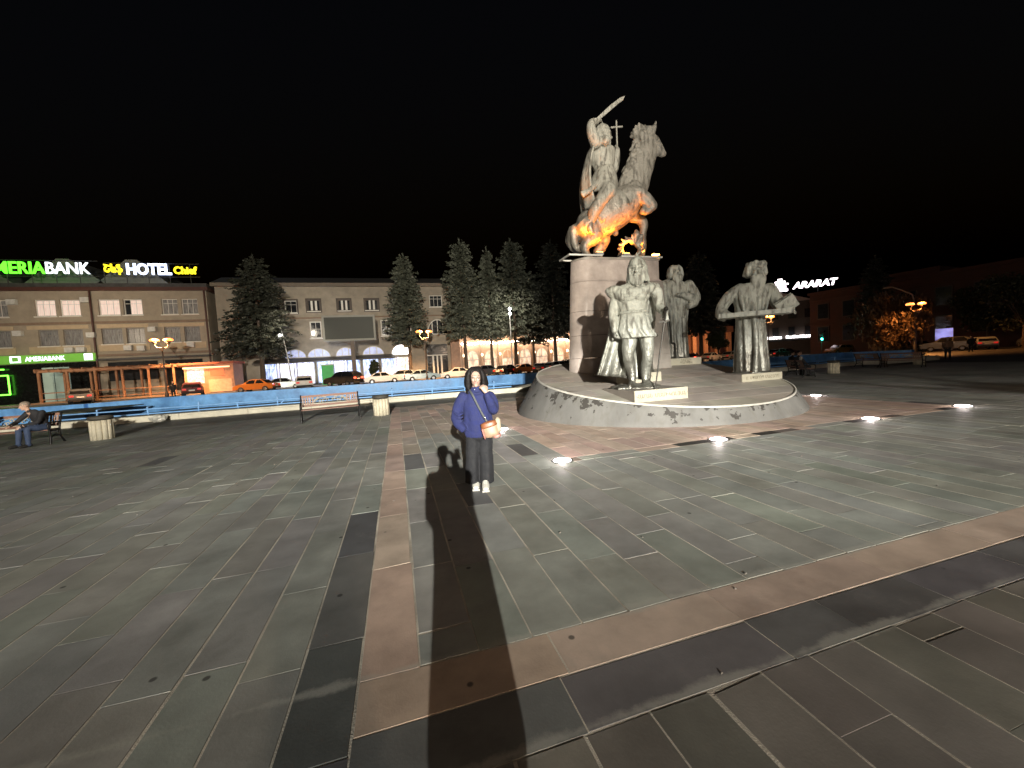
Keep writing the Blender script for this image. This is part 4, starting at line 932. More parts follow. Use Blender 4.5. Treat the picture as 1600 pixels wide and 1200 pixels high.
# the photographer, holding the phone up: known from the long shadow
person('photographer known only by the long shadow across the pink strip', (-.12, -.36, 0), 0,
       S_(hipl=(.01, 0, .90), hipr=(.21, 0, .90), kneel=(.02, -.0, .48), kneer=(.20, 0, .48), anklel=(-.005, .02, .09), ankler=(.225, .02, .09), toel=(-.2, 1, 0), toer=(.2, 1, 0), chest=(.05, 0, 1.28), neck=(.0, 0, 1.50), head=(-.02, .03, 1.68), shol=(-.14, 0, 1.41), shor=(.22, 0, 1.42),
          elbl=(-.12, .06, 1.12), wril=(.0, .20, 1.02), elbr=(.24, .16, 1.06), wrir=(.16, .28, 1.55), yaw=R(180), handr=(-.5, .3, 1)),
       [M_skin, M_hair, cl('dark_coat', (.02, .018, .018)), cl('black_trousers', (.014, .014, .016)), cl('dark_shoe', (.02, .018, .016))], bulk=1.08, coat=.20)
ph = thing('phone', 'phone held up by the photographer', 'phone', (.10, -.07, 1.60)); MB().chbox((-.04, -.006, -.085), (.04, .004, .075), .002).build('phone_body', M_iron, ph)
mb = MB(); mb.lathe([(.008, 0), (.008, .002), (.001, .0025)], seg=12); mb.v = [Matrix.Rotation(R(-90), 3, 'X') @ p for p in mb.v]; o = mb.build('phone_camera', M_inox, ph); o.location = (.02, .0045, .05)

# ------------------------------------------------------------------ the woman
wo_ = thing('person', 'woman in navy hoodie and wide dark trousers standing with hand at her chin', 'person', (.94, 4.98, 0), R(-11.4))
W = chart(748, 759, .00828)
M_face = mat('light_skin', (.30, .20, .152), .5, var=.05, scale=25)
mb = MB(); hc = W(742, 587, -.01)
head(mb, hc, .222, R(-2), R(2))
mb.tube([hc+Vector((0, .02, -.06)), W(743, 612), W(746, 640), W(747, 664)], [.05, .052, .10, .10], 14, 2)
for a, b in ((W(737, 680), W(741, 748)), (W(757, 680), W(757, 748))): mb.tube([a, (a+b)/2, b], [.075, .055, .038], 10)
mb.tube([W(722, 616), W(712, 648, .03), W(726, 662, -.06)], [.04, .035, .026], 10, 2); hand(mb, W(727, 662, -.055), (.75, .25, -.3), (0, -1, 0), .15, .5)
mb.tube([W(764, 616), W(769, 634, -.06), W(757, 607, -.16)], [.04, .035, .026], 10, 2)
hand(mb, W(758, 608, -.165), (-.55, .08, .95), (.35, -.9, .1), .168, 1.6, -1)
mb.remesh('body', M_face, .0075, wo_, 1)
# face details
for s in (-1, 1):
    e = hc+Vector((s*.031, -.0835, .010)); 
    MB().ell(e, (.0145, .006, .008)).build('eye', mat('eye_white', (.55, .5, .47), .3), wo_, True)
    MB().ell(e+Vector((0, -.004, 0)), (.0085, .005, .008)).build('iris', mat('dark_iris', (.012, .008, .006), .2), wo_, True)
    MB().tube([e+Vector((-.015, -.003, .004)), e+Vector((0, -.006, .0085)), e+Vector((.015, -.003, .004))], .0022, 6).build('lash', M_hair, wo_, True)
    MB().tube([e+Vector((-s*-.018, .002, .020)), e+Vector((0, -.004, .026)), e+Vector((-s*.018, -.002, .023))], [.002, .0034, .003], 6, 2).build('eyebrow', M_hair, wo_, True)
M_lip = mat('lips', (.45, .13, .12), .4)
MB().tube([hc+Vector((-.026, -.078, -.048)), hc+Vector((-.012, -.089, -.0535)), hc+Vector((0, -.0915, -.054)), hc+Vector((.012, -.089, -.0535)), hc+Vector((.026, -.078, -.048))], [.002, .0052, .0058, .0052, .002], 8, 2).build('mouth', M_lip, wo_, True)
# hair: full, parted, down to the shoulders
mb = MB(); r = random.Random(21)
mb.ell(hc+Vector((0, .045, .045)), (.112, .105, .108))
for i in range(64):
    a = math.pi*(-.17+1.34*(i+.5)/64)+r.uniform(-.05, .05); ca, sa = math.cos(a), math.sin(a); top_ = hc+Vector((.045*ca, .015+.05*sa, .128+r.uniform(-.01, .01)))
    w_ = r.uniform(.9, 1.12); ln_ = r.uniform(.0, .05)
    mb.tube([top_, hc+Vector((.088*ca*w_, .01+.10*sa, .085)), hc+Vector((.108*ca*w_, .01+.11*sa*w_, .0)), hc+Vector((.116*ca*w_+r.uniform(-.012, .012), .015+.11*sa, -.085)), hc+Vector((.112*ca+r.uniform(-.02, .02), .0+.10*sa, -.145-ln_))], [.018, .026, .030, .028, .010], 7, 2)
mb.remesh('hair', M_hair, .008, wo_, 1, .012, 40)
# hoodie
M_navy = cl('navy_fleece', (.0075, .0115, .062), .9); mb = MB()
bod = lambda px, py, rx, ry, am: (*W(px, py)[:2], W(px, py)[2], rx, ry, am)
mb.robe([bod(746, 678, .170, .125, .015), bod(746, 673, .182, .135, .025), bod(746, 662, .190, .14, .03), bod(745, 648, .188, .138, .025), bod(744, 632, .185, .13, .015), bod(743, 620, .178, .115, .01), bod(743, 612, .135, .095, 0), bod(743, 606, .082, .080, 0), bod(743, 600, .070, .072, 0)], 7, 56)
mb.tube([W(723, 615), W(716, 630, .01), W(712, 645, .02), W(713, 655, -.03), W(722, 664, -.10)], [.072, .074, .071, .065, .052], 14, 3)
mb.tube([W(763, 615), W(768, 626, -.03), W(769, 636, -.06), W(765, 626, -.13), W(759, 612, -.165)], [.072, .076, .073, .062, .044], 14, 3)
for q in range(5): mb.tube([W(709+q*1.2, 640+q*5, -.05), W(716, 644+q*5, -.09), W(722, 641+q*5, -.08)], [.012, .016, .01], 8, 2)
mb.tube([W(728, 604, .03), W(734, 608, -.06), W(743, 611, -.095), W(752, 608, -.06), W(758, 604, .03)], [.026, .024, .02, .024, .026], 10, 3)
mb.robe([(*W(746, 677)[:2], W(746, 677)[2]-.015, .168, .123, .01), (*W(746, 674)[:2], W(746, 674)[2], .178, .131, .01)], 9)
mb.remesh('hoodie', M_navy, .008, wo_, 1, .022, 9)
MB().tube([W(731, 668, -.128), W(722, 661, -.14)], [.006, .004], 6).build('pocket_edge', M_navy, wo_)
MB().ell(W(740, 604, -.082), (.008, .004, .006)).build('zip_tab', M_inox, wo_, True)
# trousers
M_trs = cl('charcoal_denim', (.0050, .0053, .0070), .85); mb = MB()
for (x0, x1, x2, hy) in ((737, 736.5, 736.5, 750.5), (756.5, 757.5, 758.5, 751.5)):
    mb.robe([(*W(x2, hy)[:2], W(x2, hy)[2], .100, .115, .03), (*W(x2, 735)[:2], W(x2, 735)[2], .096, .105, .035), (*W(x1, 712)[:2], W(x1, 712)[2], .092, .098, .03), (*W(x0, 690)[:2], W(x0, 690)[2], .094, .10, .02), (*W(x0, 674)[:2], W(x0, 674)[2], .09, .10, 0)], 5, 40)
mb.ell(W(747, 676), (.175, .125, .09)); mb.remesh('trousers', M_trs, .008, wo_, 1, .018, 7)
# trainers
for px, py, y in ((741.5, 753, -.02), (757, 759.5, -.10)):
    p = W(px, py, y); p.z = .035; mb = MB()
    mb.tube([p+Vector((0, .12, .035)), p+Vector((0, .02, .035)), p+Vector((0, -.07, .015)), p+Vector((0, -.135, .002))], [(.045, .040), (.05, .045), (.038, .050), (.026, .043)], 12, 3, True, (0, 0, 1))
    sh = mb.remesh('shoe', M_white, .007, wo_, 1)
    mb = MB(); mb.box((p.x-.046, p.y-.15, .0), (p.x+.046, p.y+.14, .022)); mb.build('sole', mat('sole_rubber', (.4, .39, .34), .6), sh)
    for q in range(4): MB().tube([p+Vector((-.022, -.07+q*.026, .052+q*.009)), p+Vector((0, -.072+q*.026, .060+q*.009)), p+Vector((.022, -.07+q*.026, .052+q*.009))], .004, 6).build('lace', M_white, sh)
# shoulder bag and its strap
bag = thing('shoulder_bag', 'tan cross-body bag with cream side hanging at the woman\'s hip', 'bag', (.94, 4.98, 0), R(-11.4))
M_tan = mat('tan_leather', (.25, .17, .11), .5, var=.18, scale=12); M_brn = mat('brown_leather', (.17, .06, .022), .5, var=.15); M_crm = mat('cream_canvas', (.27, .23, .16), .7, var=.12); M_rose = mat('rose_leather', (.26, .11, .09), .5)
RB = Matrix.Rotation(R(-14), 3, 'Y'); bc = W(764, 664, -.19)
def bagbox(name, c, size, m, ch=.012, rot=RB):
    x, y, z = size[0]/2-ch, size[1]/2-ch, size[2]/2-ch; mb = MB(); rs = []
    for k in range(9):
        t = -1+2*k/8; q = 1-.12*t; e = math.sqrt(max(.05, 1-abs(t)**6)); ring = []
        for i in range(20):
            an = 2*math.pi*i/20; cx, cy = math.cos(an), math.sin(an); f = 1/max(abs(cx)**2.6+abs(cy)**2.6, 1e-6)**(1/2.6)
            ring.append(rot @ Vector(((x+ch)*cx*f*e*(1-.05*t), (y+ch)*cy*f*e*q, (z+ch)*t))+Vector(c))
        rs.append(ring)
    return mb.rings(rs).build(name, m, bag, True)
bagbox('bag_body', bc, (.20, .11, .215), M_tan, .02); bagbox('flap', bc+RB @ Vector((-.002, -.012, .070)), (.206, .112, .085), M_brn, .012)
bagbox('side_pocket', bc+RB @ Vector((.108, .01, .025)), (.075, .09, .20), M_crm, .025, RB @ Matrix.Rotation(R(12), 3, 'Y'))
bagbox('lower_pocket', bc+RB @ Vector((.055, -.02, -.098)), (.10, .075, .045), M_rose, .012); bagbox('edge_trim', bc+RB @ Vector((-.098, -.01, -.02)), (.026, .10, .16), M_rose, .008)
sp_ = [W(729, 603, .02), W(736, 610, -.13), W(746, 630, -.152), W(757, 650, -.16), W(761, 655, -.17)]
MB().tube(sp_, [(.004, .014)]*5, 8, 4, True, (0, -1, 0)).build('strap', mat('grey_strap', (.035, .04, .042), .7), bag, True)
MB().ell(W(756, 647, -.165), (.012, .006, .016)).build('buckle', M_inox, bag, True)

# bits of litter and grit on the slabs, and a plastic bag against the ledge
mb = MB(); rg = random.Random(77); M_bits = mat('litter_bits', (.22, .2, .17), .7, var=.5, scale=40)
for i in range(40):
    x, y = rg.uniform(-6, 9), rg.uniform(1.2, 9)**1.0; l = rg.uniform(.004, .011); a = rg.uniform(0, 3.14)
    mb.obox((x, y, .006), (l*1.6, l*.7, .008), rotz(a))
mb.build('litter', M_bits); tag(bpy.data.objects['litter'], 'specks of grit and cigarette ends scattered on the slabs', 'litter', kind='stuff')
pb = thing('plastic_bag', 'crumpled pale plastic bag lying against the fountain ledge', 'bag', (-9.6, 19.6, 0)); rg = random.Random(5)
MB().ell((0, 0, .13), (.30, .22, .15), None, 14, 8, lambda d: 1+.25*math.sin(7*d.x+3*d.z)*math.cos(5*d.y-2*d.x)).build('bag_body', mat('pale_plastic', (.5, .5, .45), .35, var=.3), pb)
# ------------------------------------------------------------------ street behind the fountain
M_road = mat('road_asphalt', (.06, .057, .052), .6, var=.3, scale=1.5, bump=.2)
MB().box((-120, 37, -.098), (140, 53.6, -.094)).build('road', M_road)['kind'] = 'structure'
M_pave = mat('pavement_stone', (.24, .21, .18), .6, var=.2, scale=2)
MB().box((-120, 53.6, -.098), (48, 60, .04)).build('pavement', M_pave)['kind'] = 'structure'
MB().box((46, 17, -.097), (60, 37, -.090)).build('side_road', M_road)['kind'] = 'structure'

M_dark = mat('dark_glass', (.02, .022, .025), .12, var=.3, spec=.6)
M_frame = mat('white_window_frame', (.62, .60, .55), .5, var=.06)
M_brownf = mat('brown_window_surround', (.06, .045, .035), .6)
M_cream = mat('cream_render', (.42, .33, .22), .75, var=.12, scale=2)
def glow(name, c, s, var=.35, scale=2., stretch=(1, 1, 1), c2=None):
    if name in MATS: return MATS[name]
    m = bpy.data.materials.new(name); m.use_nodes = True; nt = m.node_tree; b = nt.nodes['Principled BSDF']; L = nt.links.new
    b.inputs['Base Color'].default_value = (*[x*.5 for x in c], 1)
    mp = N(nt, 'ShaderNodeMapping'); mp.inputs['Scale'].default_value = stretch; L(N(nt, 'ShaderNodeNewGeometry').outputs['Position'], mp.inputs[0])
    n = N(nt, 'ShaderNodeTexNoise'); n.inputs['Scale'].default_value = scale; n.inputs['Detail'].default_value = 4; L(mp.outputs[0], n.inputs[0])
    r_ = N(nt, 'ShaderNodeMapRange'); r_.inputs[1].default_value = .35; r_.inputs[2].default_value = .65; L(n.outputs[0], r_.inputs[0])
    mx = N(nt, 'ShaderNodeMix', data_type='RGBA'); mx.inputs['A'].default_value = (*(c2 or [x*(1-var) for x in c]), 1); mx.inputs['B'].default_value = (*c, 1); L(r_.outputs[0], mx.inputs['Factor'])
    L(mx.outputs['Result'], b.inputs['Emission Color']); b.inputs['Emission Strength'].default_value = s; MATS[name] = m; return m
M_lit = glow('lit_curtain', (1, .80, .70), .62, .35, 6, (2, 1, .2))
M_curt = mat('curtained_glass', (.20, .20, .20), .35, var=.6, scale=4, stretch=(2.5, 1, .3))
def rect(x0, x1, z0, z1, y, th=.03):
    return MB().box((x0, y-th, z0), (x1, y, z1))
def window(parent, x0, x1, z0, z1, y, pane, surround=None, sw=.12, cols=3, tr=.68, fr=.09, frm=None):
    # frame ring (the part) with panes and bars as its pieces
    frm = frm or M_frame; mb = MB()
    for a in ((x0, x1, z0, z0+fr), (x0, x1, z1-fr, z1), (x0, x0+fr, z0+fr, z1-fr), (x1-fr, x1, z0+fr, z1-fr)): mb.box((a[0], y-.10, a[2]), (a[1], y-.02, a[3]))
    w_ = mb.build('window', frm, parent)
    if surround:
        mb = MB(); s = sw
        for a in ((x0-s, x1+s, z0-s, z0), (x0-s, x1+s, z1, z1+s), (x0-s, x0, z0, z1), (x1, x1+s, z0, z1)): mb.box((a[0], -.10, a[2]), (a[1], -.003, a[3]))
        mb.build('surround', surround, w_)
    zt = z0+(z1-z0)*tr; n = cols; bw = .05
    for i in range(n):
        a, b = x0+fr+(x1-x0-2*fr)*i/n, x0+fr+(x1-x0-2*fr)*(i+1)/n
        for c, d in ((z0+fr, zt), (zt, z1-fr)):
            if tr >= 1 and c == zt: continue
            rect(a+bw/2, b-bw/2, c+bw/2, d-bw/2, y-.03).build('pane', pane if not isinstance(pane, list) else pane[i % len(pane)], w_)
    mb = MB()
    for i in range(1, n): 
        a = x0+fr+(x1-x0-2*fr)*i/n; mb.box((a-bw/2, y-.085, z0+fr), (a+bw/2, y-.028, z1-fr))
    if tr < 1: mb.box((x0+fr, y-.09, zt-bw/2), (x1-fr, y-.027, zt+bw/2))
    if mb.v: mb.build('glazing_bar', frm, w_)
    return w_
def arch_poly(x0, x1, z0, z1, n=14):
    c, rx = (x0+x1)/2, (x1-x0)/2; return [(c+rx*math.cos(math.pi*i/n), z0+(z1-z0)*math.sin(math.pi*i/n)) for i in range(n+1)]
def archwin(parent, x0, x1, z0, z1, y, pane, frm=None, bars=3, th=.12):
    frm = frm or M_frame; o = arch_poly(x0, x1, z0, z1); i_ = arch_poly(x0+th, x1-th, z0+th, z1-th); n = len(o); mb = MB()
    mb.add([(p[0], y-.10, p[1]) for p in o]+[(p[0], y-.10, p[1]) for p in i_]+[(p[0], y-.02, p[1]) for p in o]+[(p[0], y-.02, p[1]) for p in i_],
           [(k, n+k, n+k+1, k+1) for k in range(n-1)]+[(k, k+1, 2*n+k+1, 2*n+k) for k in range(n-1)]+[(n+k, 3*n+k, 3*n+k+1, n+k+1) for k in range(n-1)])
    w_ = mb.build('window', frm, parent); MB().box((x0, y-.10, z0), (x1, y-.02, z0+th)).build('sill', frm, w_)
    mb = MB(); mb.add([(p[0], y-.035, p[1]) for p in i_], [tuple(range(n))]); mb.build('pane', pane, w_)
    for k in range(1, bars+1):
        x = x0+(x1-x0)*k/(bars+1); c, rx = (x0+x1)/2, (x1-x0)/2; h = z0+(z1-z0)*math.sqrt(max(0, 1-((x-c)/rx)**2)); MB().box((x-.06, y-.09, z0+th), (x+.06, y-.04, h-.05)).build('glazing_bar', frm, w_)
    return w_

def open_wall(parent, x0, x1, z0, z1, depth, holes, m, rev=.5):
    # wall with real window openings and reveals; a dark room wall behind them
    xs = sorted({x0, x1, *[h[0] for h in holes], *[h[1] for h in holes]}); zs = sorted({z0, z1, *[h[2] for h in holes], *[h[3] for h in holes]}); mb = MB()
    inh = lambda x, z: any(h[0] < x < h[1] and h[2] < z < h[3] for h in holes)
    for a, b in zip(xs, xs[1:]):
        for c, d in zip(zs, zs[1:]):
            if not inh((a+b)/2, (c+d)/2): mb.add([(a, 0, c), (b, 0, c), (b, 0, d), (a, 0, d)], [(0, 1, 2, 3)])
    for a, b, c, d in holes: mb.add([(a, 0, c), (b, 0, c), (b, 0, d), (a, 0, d), (a, rev, c), (b, rev, c), (b, rev, d), (a, rev, d)], [(0, 4, 5, 1), (1, 5, 6, 2), (2, 6, 7, 3), (3, 7, 4, 0)])
    mb.add([(x0, 0, z0), (x0, depth, z0), (x0, depth, z1), (x0, 0, z1), (x1, 0, z0), (x1, depth, z0), (x1, depth, z1), (x1, 0, z1)], [(0, 3, 2, 1), (4, 5, 6, 7), (1, 2, 6, 5), (3, 7, 6, 2)])
    mb.build('wall', m, parent); MB().box((x0+.1, rev+.001, z0+.1), (x1-.1, rev+.1, z1-.1)).build('inner_wall', M_rack0, parent)
    for a, b, c, d in holes: MB().box((a-.1, -.14, c-.12), (b+.1, .1, c-.002)).build('sill', M_frame, parent)
M_rack0 = mat('dark_room', (.02, .018, .016), .9)
# ---- hotel and bank
M_tuff = mat('tan_tuff', (.285, .245, .19), .8, var=.16, scale=1.1, bump=.25, bscale=8)
M_roof = mat('dark_sheet_roof', (.05, .05, .05), .5, var=.3)
M_trim = mat('dark_red_gutter', (.075, .03, .022), .5)
hb = thing('hotel_building', 'three-storey tan hotel and bank building with lit third-floor windows', 'building', (0, 60, -.1))
HW = ((-46.9, -44.9), (-44.5, -42.5), (-40.1, -38.2), (-37.8, -35.9), (-34.15, -32.05), (-31.7, -29.8), (-27.8, -26.1), (-25.7, -23.95))
open_wall(hb, -62, -22.9, 0, 13.2, 14, [(a, b, 10.25, 12.2) for a, b in HW]+[(a+.02, b-.02, 6.75, 8.65) for a, b in HW], M_tuff)
MB().box((-62, -.35, 13.2), (-22.6, 14.2, 13.62)).build('cornice', M_trim, hb); MB().box((-62, -.2, 13.62), (-22.7, 14, 14.1)).build('parapet', M_roof, hb)
for z in (5.25, 9.25): MB().box((-62, -.16, z), (-22.88, -.002, z+.28)).build('string_course', mat('string_course', (.20, .14, .10), .8), hb)
for x in (-34.75, -23.05): MB().tube([(x, -.25, 0), (x, -.25, 13.2)], .10, 8).build('downpipe', M_trim, hb, True)
for x0, x1, p in ((-46.9, -44.9, M_curt), (-44.5, -42.5, M_curt), (-40.1, -38.2, M_lit), (-37.8, -35.9, M_lit), (-34.15, -32.05, M_lit), (-31.7, -29.8, [M_dark, M_lit, M_lit]), (-27.8, -26.1, M_curt), (-25.7, -23.95, M_curt)):
    window(hb, x0, x1, 10.25, 12.2, .30, p, None, cols=3, tr=.72)
    window(hb, x0+.02, x1-.02, 6.75, 8.65, .30, M_curt, None, cols=3, tr=.66, frm=mat('grey_window_frame', (.22, .21, .2), .5))
for x0, x1 in ((-47.5, -42.2), (-41.0, -35.3), (-34.5, -29.4), (-28.3, -23.4)): [MB().box((a, -.07, c), (b, -.003, d)).build('render_panel', M_cream, hb) for a, b, c, d in ((x0, x1, 5.9, 6.7), (x0, x1, 8.72, 9.15))]
M_ac = mat('air_conditioner', (.5, .5, .48), .6)
for x, z in ((-41.9, 11.9), (-35.2, 12.1), (-41.7, 8.3), (-35.0, 7.9), (-28.9, 8.4), (-37.2, 6.2), (-36.1, 6.2), (-30.2, 6.1), (-31.5, 6.2), (-25.0, 6.3)): MB().box((x-.4, -.45, z-.3), (x+.4, -.06, z+.3)).build('air_conditioner', M_ac, hb)
for gx, gw in ((-39.2, 5.2), (-32.2, 5.0), (-48, 5)): MB().prism([(gx-gw, 13.7), (gx+gw, 13.7), (gx+.6, 17.9), (gx-.6, 17.9)], 1, 3.5, 12).build('roof', mat('grey_gable_sheet', (.16, .16, .14), .5, var=.2), hb)
# ground floor: bank front, shopfront, door
MB().box((-52, -.3, 0), (-34.9, -.003, 4.7)).build('bank_front', mat('black_cladding', (.008, .009, .009), .25), hb)
MB().box((-39.9, -.38, .1), (-38.9, -.303, 4.2)).build('door', glow('lit_entrance', (.55, .68, .55), .30, .3, 1), hb); MB().box((-38.8, -.38, .1), (-37.4, -.303, 4.2)).build('door', glow('lit_entrance2', (.40, .52, .44), .30, .4, 1), hb)
MB().box((-33.8, -.1, 2.2), (-28.8, -.003, 4.5)).build('shop_window', M_dark, hb); MB().box((-28, -.1, .6), (-24, -.003, 4.5)).build('shop_window', M_dark, hb)
MB().box((-34.6, -.7, 4.75), (-22.95, -.002, 4.98)).build('ledge', M_roof, hb)
def sign(name, label, loc, rz=0): return thing(name, label, 'sign', loc, rz)
E_grn = glow('green_neon', (.12, 1, .03), 2.6, .1); E_wht = glow('white_neon', (.85, .95, 1), 2.6, .1); E_blu = glow('blue_white_neon', (.62, .72, 1), 4.0, .1); E_yel = glow('yellow_neon', (1, .78, .02), 2.4, .1); E_pnk = glow('pink_white_neon', (1, .86, .92), 5.5, .1)
M_rack = mat('sign_rack', (.03, .03, .03), .6)
def letter_sign(label, x, z, y, items, depth=.08, rz=0, rack=None):
    t = sign('roof_sign', label, (x, y, z), rz)
    for txt, size, m, off, bold, dz, fit in items: letters(txt, size, m, t, (off, 0, dz), depth=depth, bold=bold, align='LEFT', fit=fit)
    if rack:
        for zz in (-.25, rack[2]): MB().tube([(rack[0], .3, zz), (rack[1], .3, zz)], .04, 6).build('rack_bar', M_rack, t)
        q = rack[0]
        while q < rack[1]: MB().tube([(q, .3, rack[3]), (q, .3, rack[2])], .04, 6).build('rack_post', M_rack, t); q += 2.2
    return t
letter_sign('green and white glowing bank letters on the hotel roof', -44.1, 15.05, 59.6, [('AMERIA', 1.95, E_grn, 0, .02, 0, 5.6), ('BANK', 1.95, E_wht, 5.72, .0, 0, 4.05)], rack=(-.2, 10.4, 1.6, -1.0))
letter_sign('blue-white glowing HOTEL letters on the roof', -30.75, 15.05, 59.6, [('HOTEL', 1.85, E_blu, 0, .05, 0, 4.55)], rack=(-2.4, 7.4, 1.4, -1.0))
letter_sign('small yellow glowing Armenian letters left of HOTEL', -32.95, 15.3, 59.6, [('Շեֆ', 1.25, E_yel, 0, .03, 0, 1.75)])
letter_sign('yellow glowing Chief letters right of HOTEL', -25.95, 15.15, 59.6, [('Chief', 1.25, E_yel, 0, .03, 0, 2.45)])
t = sign('bank_fascia', 'long green lit bank fascia above the black shopfront', (-44, 59.5, 4.68)); MB().box((-8, -.1, 0), (9.3, .12, .95)).build('fascia_panel', glow('green_fascia', (.16, .42, .05), .8, .2, .5), t)
letters('AMERIABANK', .75, E_wht, t, (2.9, -.12, .24), depth=.02, bold=.0, align='LEFT', fit=3.6); MB().box((1.55, -.13, .12), (2.5, -.102, .86)).build('emblem', E_wht, t); MB().box((1.75, -.14, .25), (2.3, -.132, .74)).build('emblem_field', glow('green_fascia', (0, 0, 0), 1), t)
letters('A', .7, glow('green_fascia', (0, 0, 0), 1), t, (1.8, -.145, .28), depth=.01, align='LEFT', name='emblem_letter'); MB().box((8.3, -.13, .12), (9.1, -.102, .88)).build('emblem', E_wht, t)
t = sign('neon_square', 'bright green neon square outline at the bank door', (-44.0, 59.4, 1.2)); E_g2 = glow('green_tube', (.15, 1, .05), 5, .05)
for a, b in (((-1.2, 2.2), (1.2, 2.2)), ((1.2, 2.2), (1.2, .0)), ((1.2, 0), (-.3, 0)), ((-1.2, 2.9), (.9, 2.9))): MB().tube([(a[0], 0, a[1]), (b[0], 0, b[1])], .07, 8).build('neon_tube', E_g2, t)

# ---- terrace pergola before the hotel
M_perg = mat('pergola_timber', (.30, .15, .08), .6, var=.2)
pg = thing('terrace_pergola', 'timber terrace pergola lit orange before the hotel', 'pergola', (-36.6, 54.2, .04))
for i in range(6):
    for y in (0, 3.4): MB().box((i*2.4-.09, y-.09, 0), (i*2.4+.09, y+.09, 3.3)).build('post', M_perg, pg)
for y in (0, 3.4): MB().box((-.3, y-.1, 3.302), (12.4, y+.1, 3.55)).build('beam', M_perg, pg)
for i in range(13): MB().box((i-.05, -.5, 3.552), (i+.05, 3.9, 3.68)).build('rafter', M_perg, pg)
for z in (.35, 1.05): MB().box((.1, -.05, z), (11.9, .05, z+.1)).build('rail', M_perg, pg)
MB().box((-.4, -.8, -.02), (12.6, 4.2, .12)).build('deck', mat('deck_boards', (.33, .20, .12), .6, var=.2, scale=2, stretch=(1, 8, 1)), pg)

# ---- red kiosk
kk = thing('kiosk', 'small orange-lit kiosk between the hotel and the lit shops', 'kiosk', (-21.5, 54.8, .04))
M_kred = mat('kiosk_red', (.42, .10, .05), .5)
MB().box((-2.4, 0, 0), (2.6, 3, 3.4)).build('body', mat('kiosk_wall', (.45, .22, .13), .6), kk); MB().box((-2.7, -.6, 3.4), (2.9, 3.1, 3.65)).build('roof', M_kred, kk)
MB().box((-2.1, -.06, 1.2), (-.4, -.002, 2.9)).build('window', glow('kiosk_white', (1, .85, .8), .9, .9, 5), kk); MB().box((.2, -.06, 2.0), (1.6, -.002, 2.8)).build('poster', glow('kiosk_red_lit', (1, .16, .06), 1.2, .2), kk)
MB().box((.0, -.1, .1), (2.4, -.002, 1.6)).build('counter', mat('kiosk_counter', (.6, .38, .25), .6), kk); MB().box((-2.3, -.5, 2.98), (2.4, -.4, 3.12)).build('light_strip', glow('kiosk_strip', (1, .6, .35), 2, .2), kk)

# ---- shop building in the middle
M_tuff2 = mat('grey_tan_tuff', (.28, .245, .195), .8, var=.2, scale=.9, bump=.3, bscale=6)
mbd = thing('shop_building', 'long tan stone building with lit shops along its ground floor', 'building', (0, 61, -.1))
open_wall(mbd, -22.3, 9.2, 0, 13.9, 13, [(a, b, 10.5, 12.05) for a, b in ((-11.35, -9.75), (-7.4, -5.75), (-3.7, -1.95), (.4, 2.0))]+[(-19.9, -18.3, 9.9, 11.9), (-19.7, -18.3, 6.2, 8.6), (5.5, 7.4, 10.85, 12.6)]+[(x, x+1.5, 6.7, 9.05) for x in (-11.3, -1.8, 1.0)]+[(x, x+1.5, 10.3, 12.0) for x in (-16.4, -14.2)], M_tuff2); MB().box((-22.6, -.5, 13.9), (9.5, 13.2, 14.35)).build('cornice', mat('cornice_stone', (.17, .14, .11), .8), mbd)
MB().prism([(-.5, 14.35), (13.2, 14.35), (9, 16.0), (3.5, 15.9)], 0, -22.6, 9.5).build('roof', M_roof, mbd)
for x0, x1 in ((-11.35, -9.75), (-7.4, -5.75), (-3.7, -1.95), (.4, 2.0)): window(mbd, x0, x1, 10.5, 12.05, .25, M_dark, M_brownf, .22, 2, 1.0, .12, M_brownf); [MB().box((x-.13, .07, 10.62), (x+.13, .14, 11.95)).build('shutter_frame', M_frame, mbd) for x in ((x0+x1)/2-.28, (x0+x1)/2+.28)]
window(mbd, -19.9, -18.3, 9.9, 11.9, .25, M_dark, None, cols=2); window(mbd, -19.7, -18.3, 6.2, 8.6, .25, M_dark, None, cols=2, tr=1.0); window(mbd, 5.5, 7.4, 10.85, 12.6, .25, M_dark, None, cols=3, tr=.7)
for x in (-11.3, -1.8, 1.0): window(mbd, x, x+1.5, 6.7, 9.05, .25, M_dark, None, cols=2, tr=.55, fr=.14)
for x in (-16.4, -14.2): window(mbd, x, x+1.5, 10.3, 12.0, .25, M_dark, M_brownf, .2, 2)
archwin(mbd, 4.85, 8.05, 6.65, 8.95, 0, M_dark)
E_shop = glow('shop_light', (.62, .74, 1), 2.0, .8, 1.7, (2.2, 1, .7), (.10, .13, .30)); E_shop2 = glow('shop_light_bright', (.9, .93, 1), 2.0, .6, 2.2, (2, 1, .6), (.3, .3, .5)); E_fan = glow('fanlight', (.62, .68, 1), .7, .5, 2); E_arch = glow('bright_arch', (1, .95, .92), 6, .1); E_door = glow('warm_shop', (1, .75, .65), 2.2, .7, 3)
x = -17.6; i = 0
while x < -.9:
    w_ = rnd.choice((1.5, 1.9, 2.3)); window(mbd, x, x+w_, .25, 3.45, -.3, rnd.choice((E_shop, E_shop, E_shop2)), None, cols=rnd.choice((1, 2)), tr=rnd.choice((.75, 1.0)), fr=.1, frm=M_ac)
    MB().box((x+w_+.02, -.42, .1), (x+w_+.22, -.05, 3.45)).build('pilaster', rnd.choice((M_ac, M_tuff2, E_shop2)), mbd); x += w_+.25; i += 1
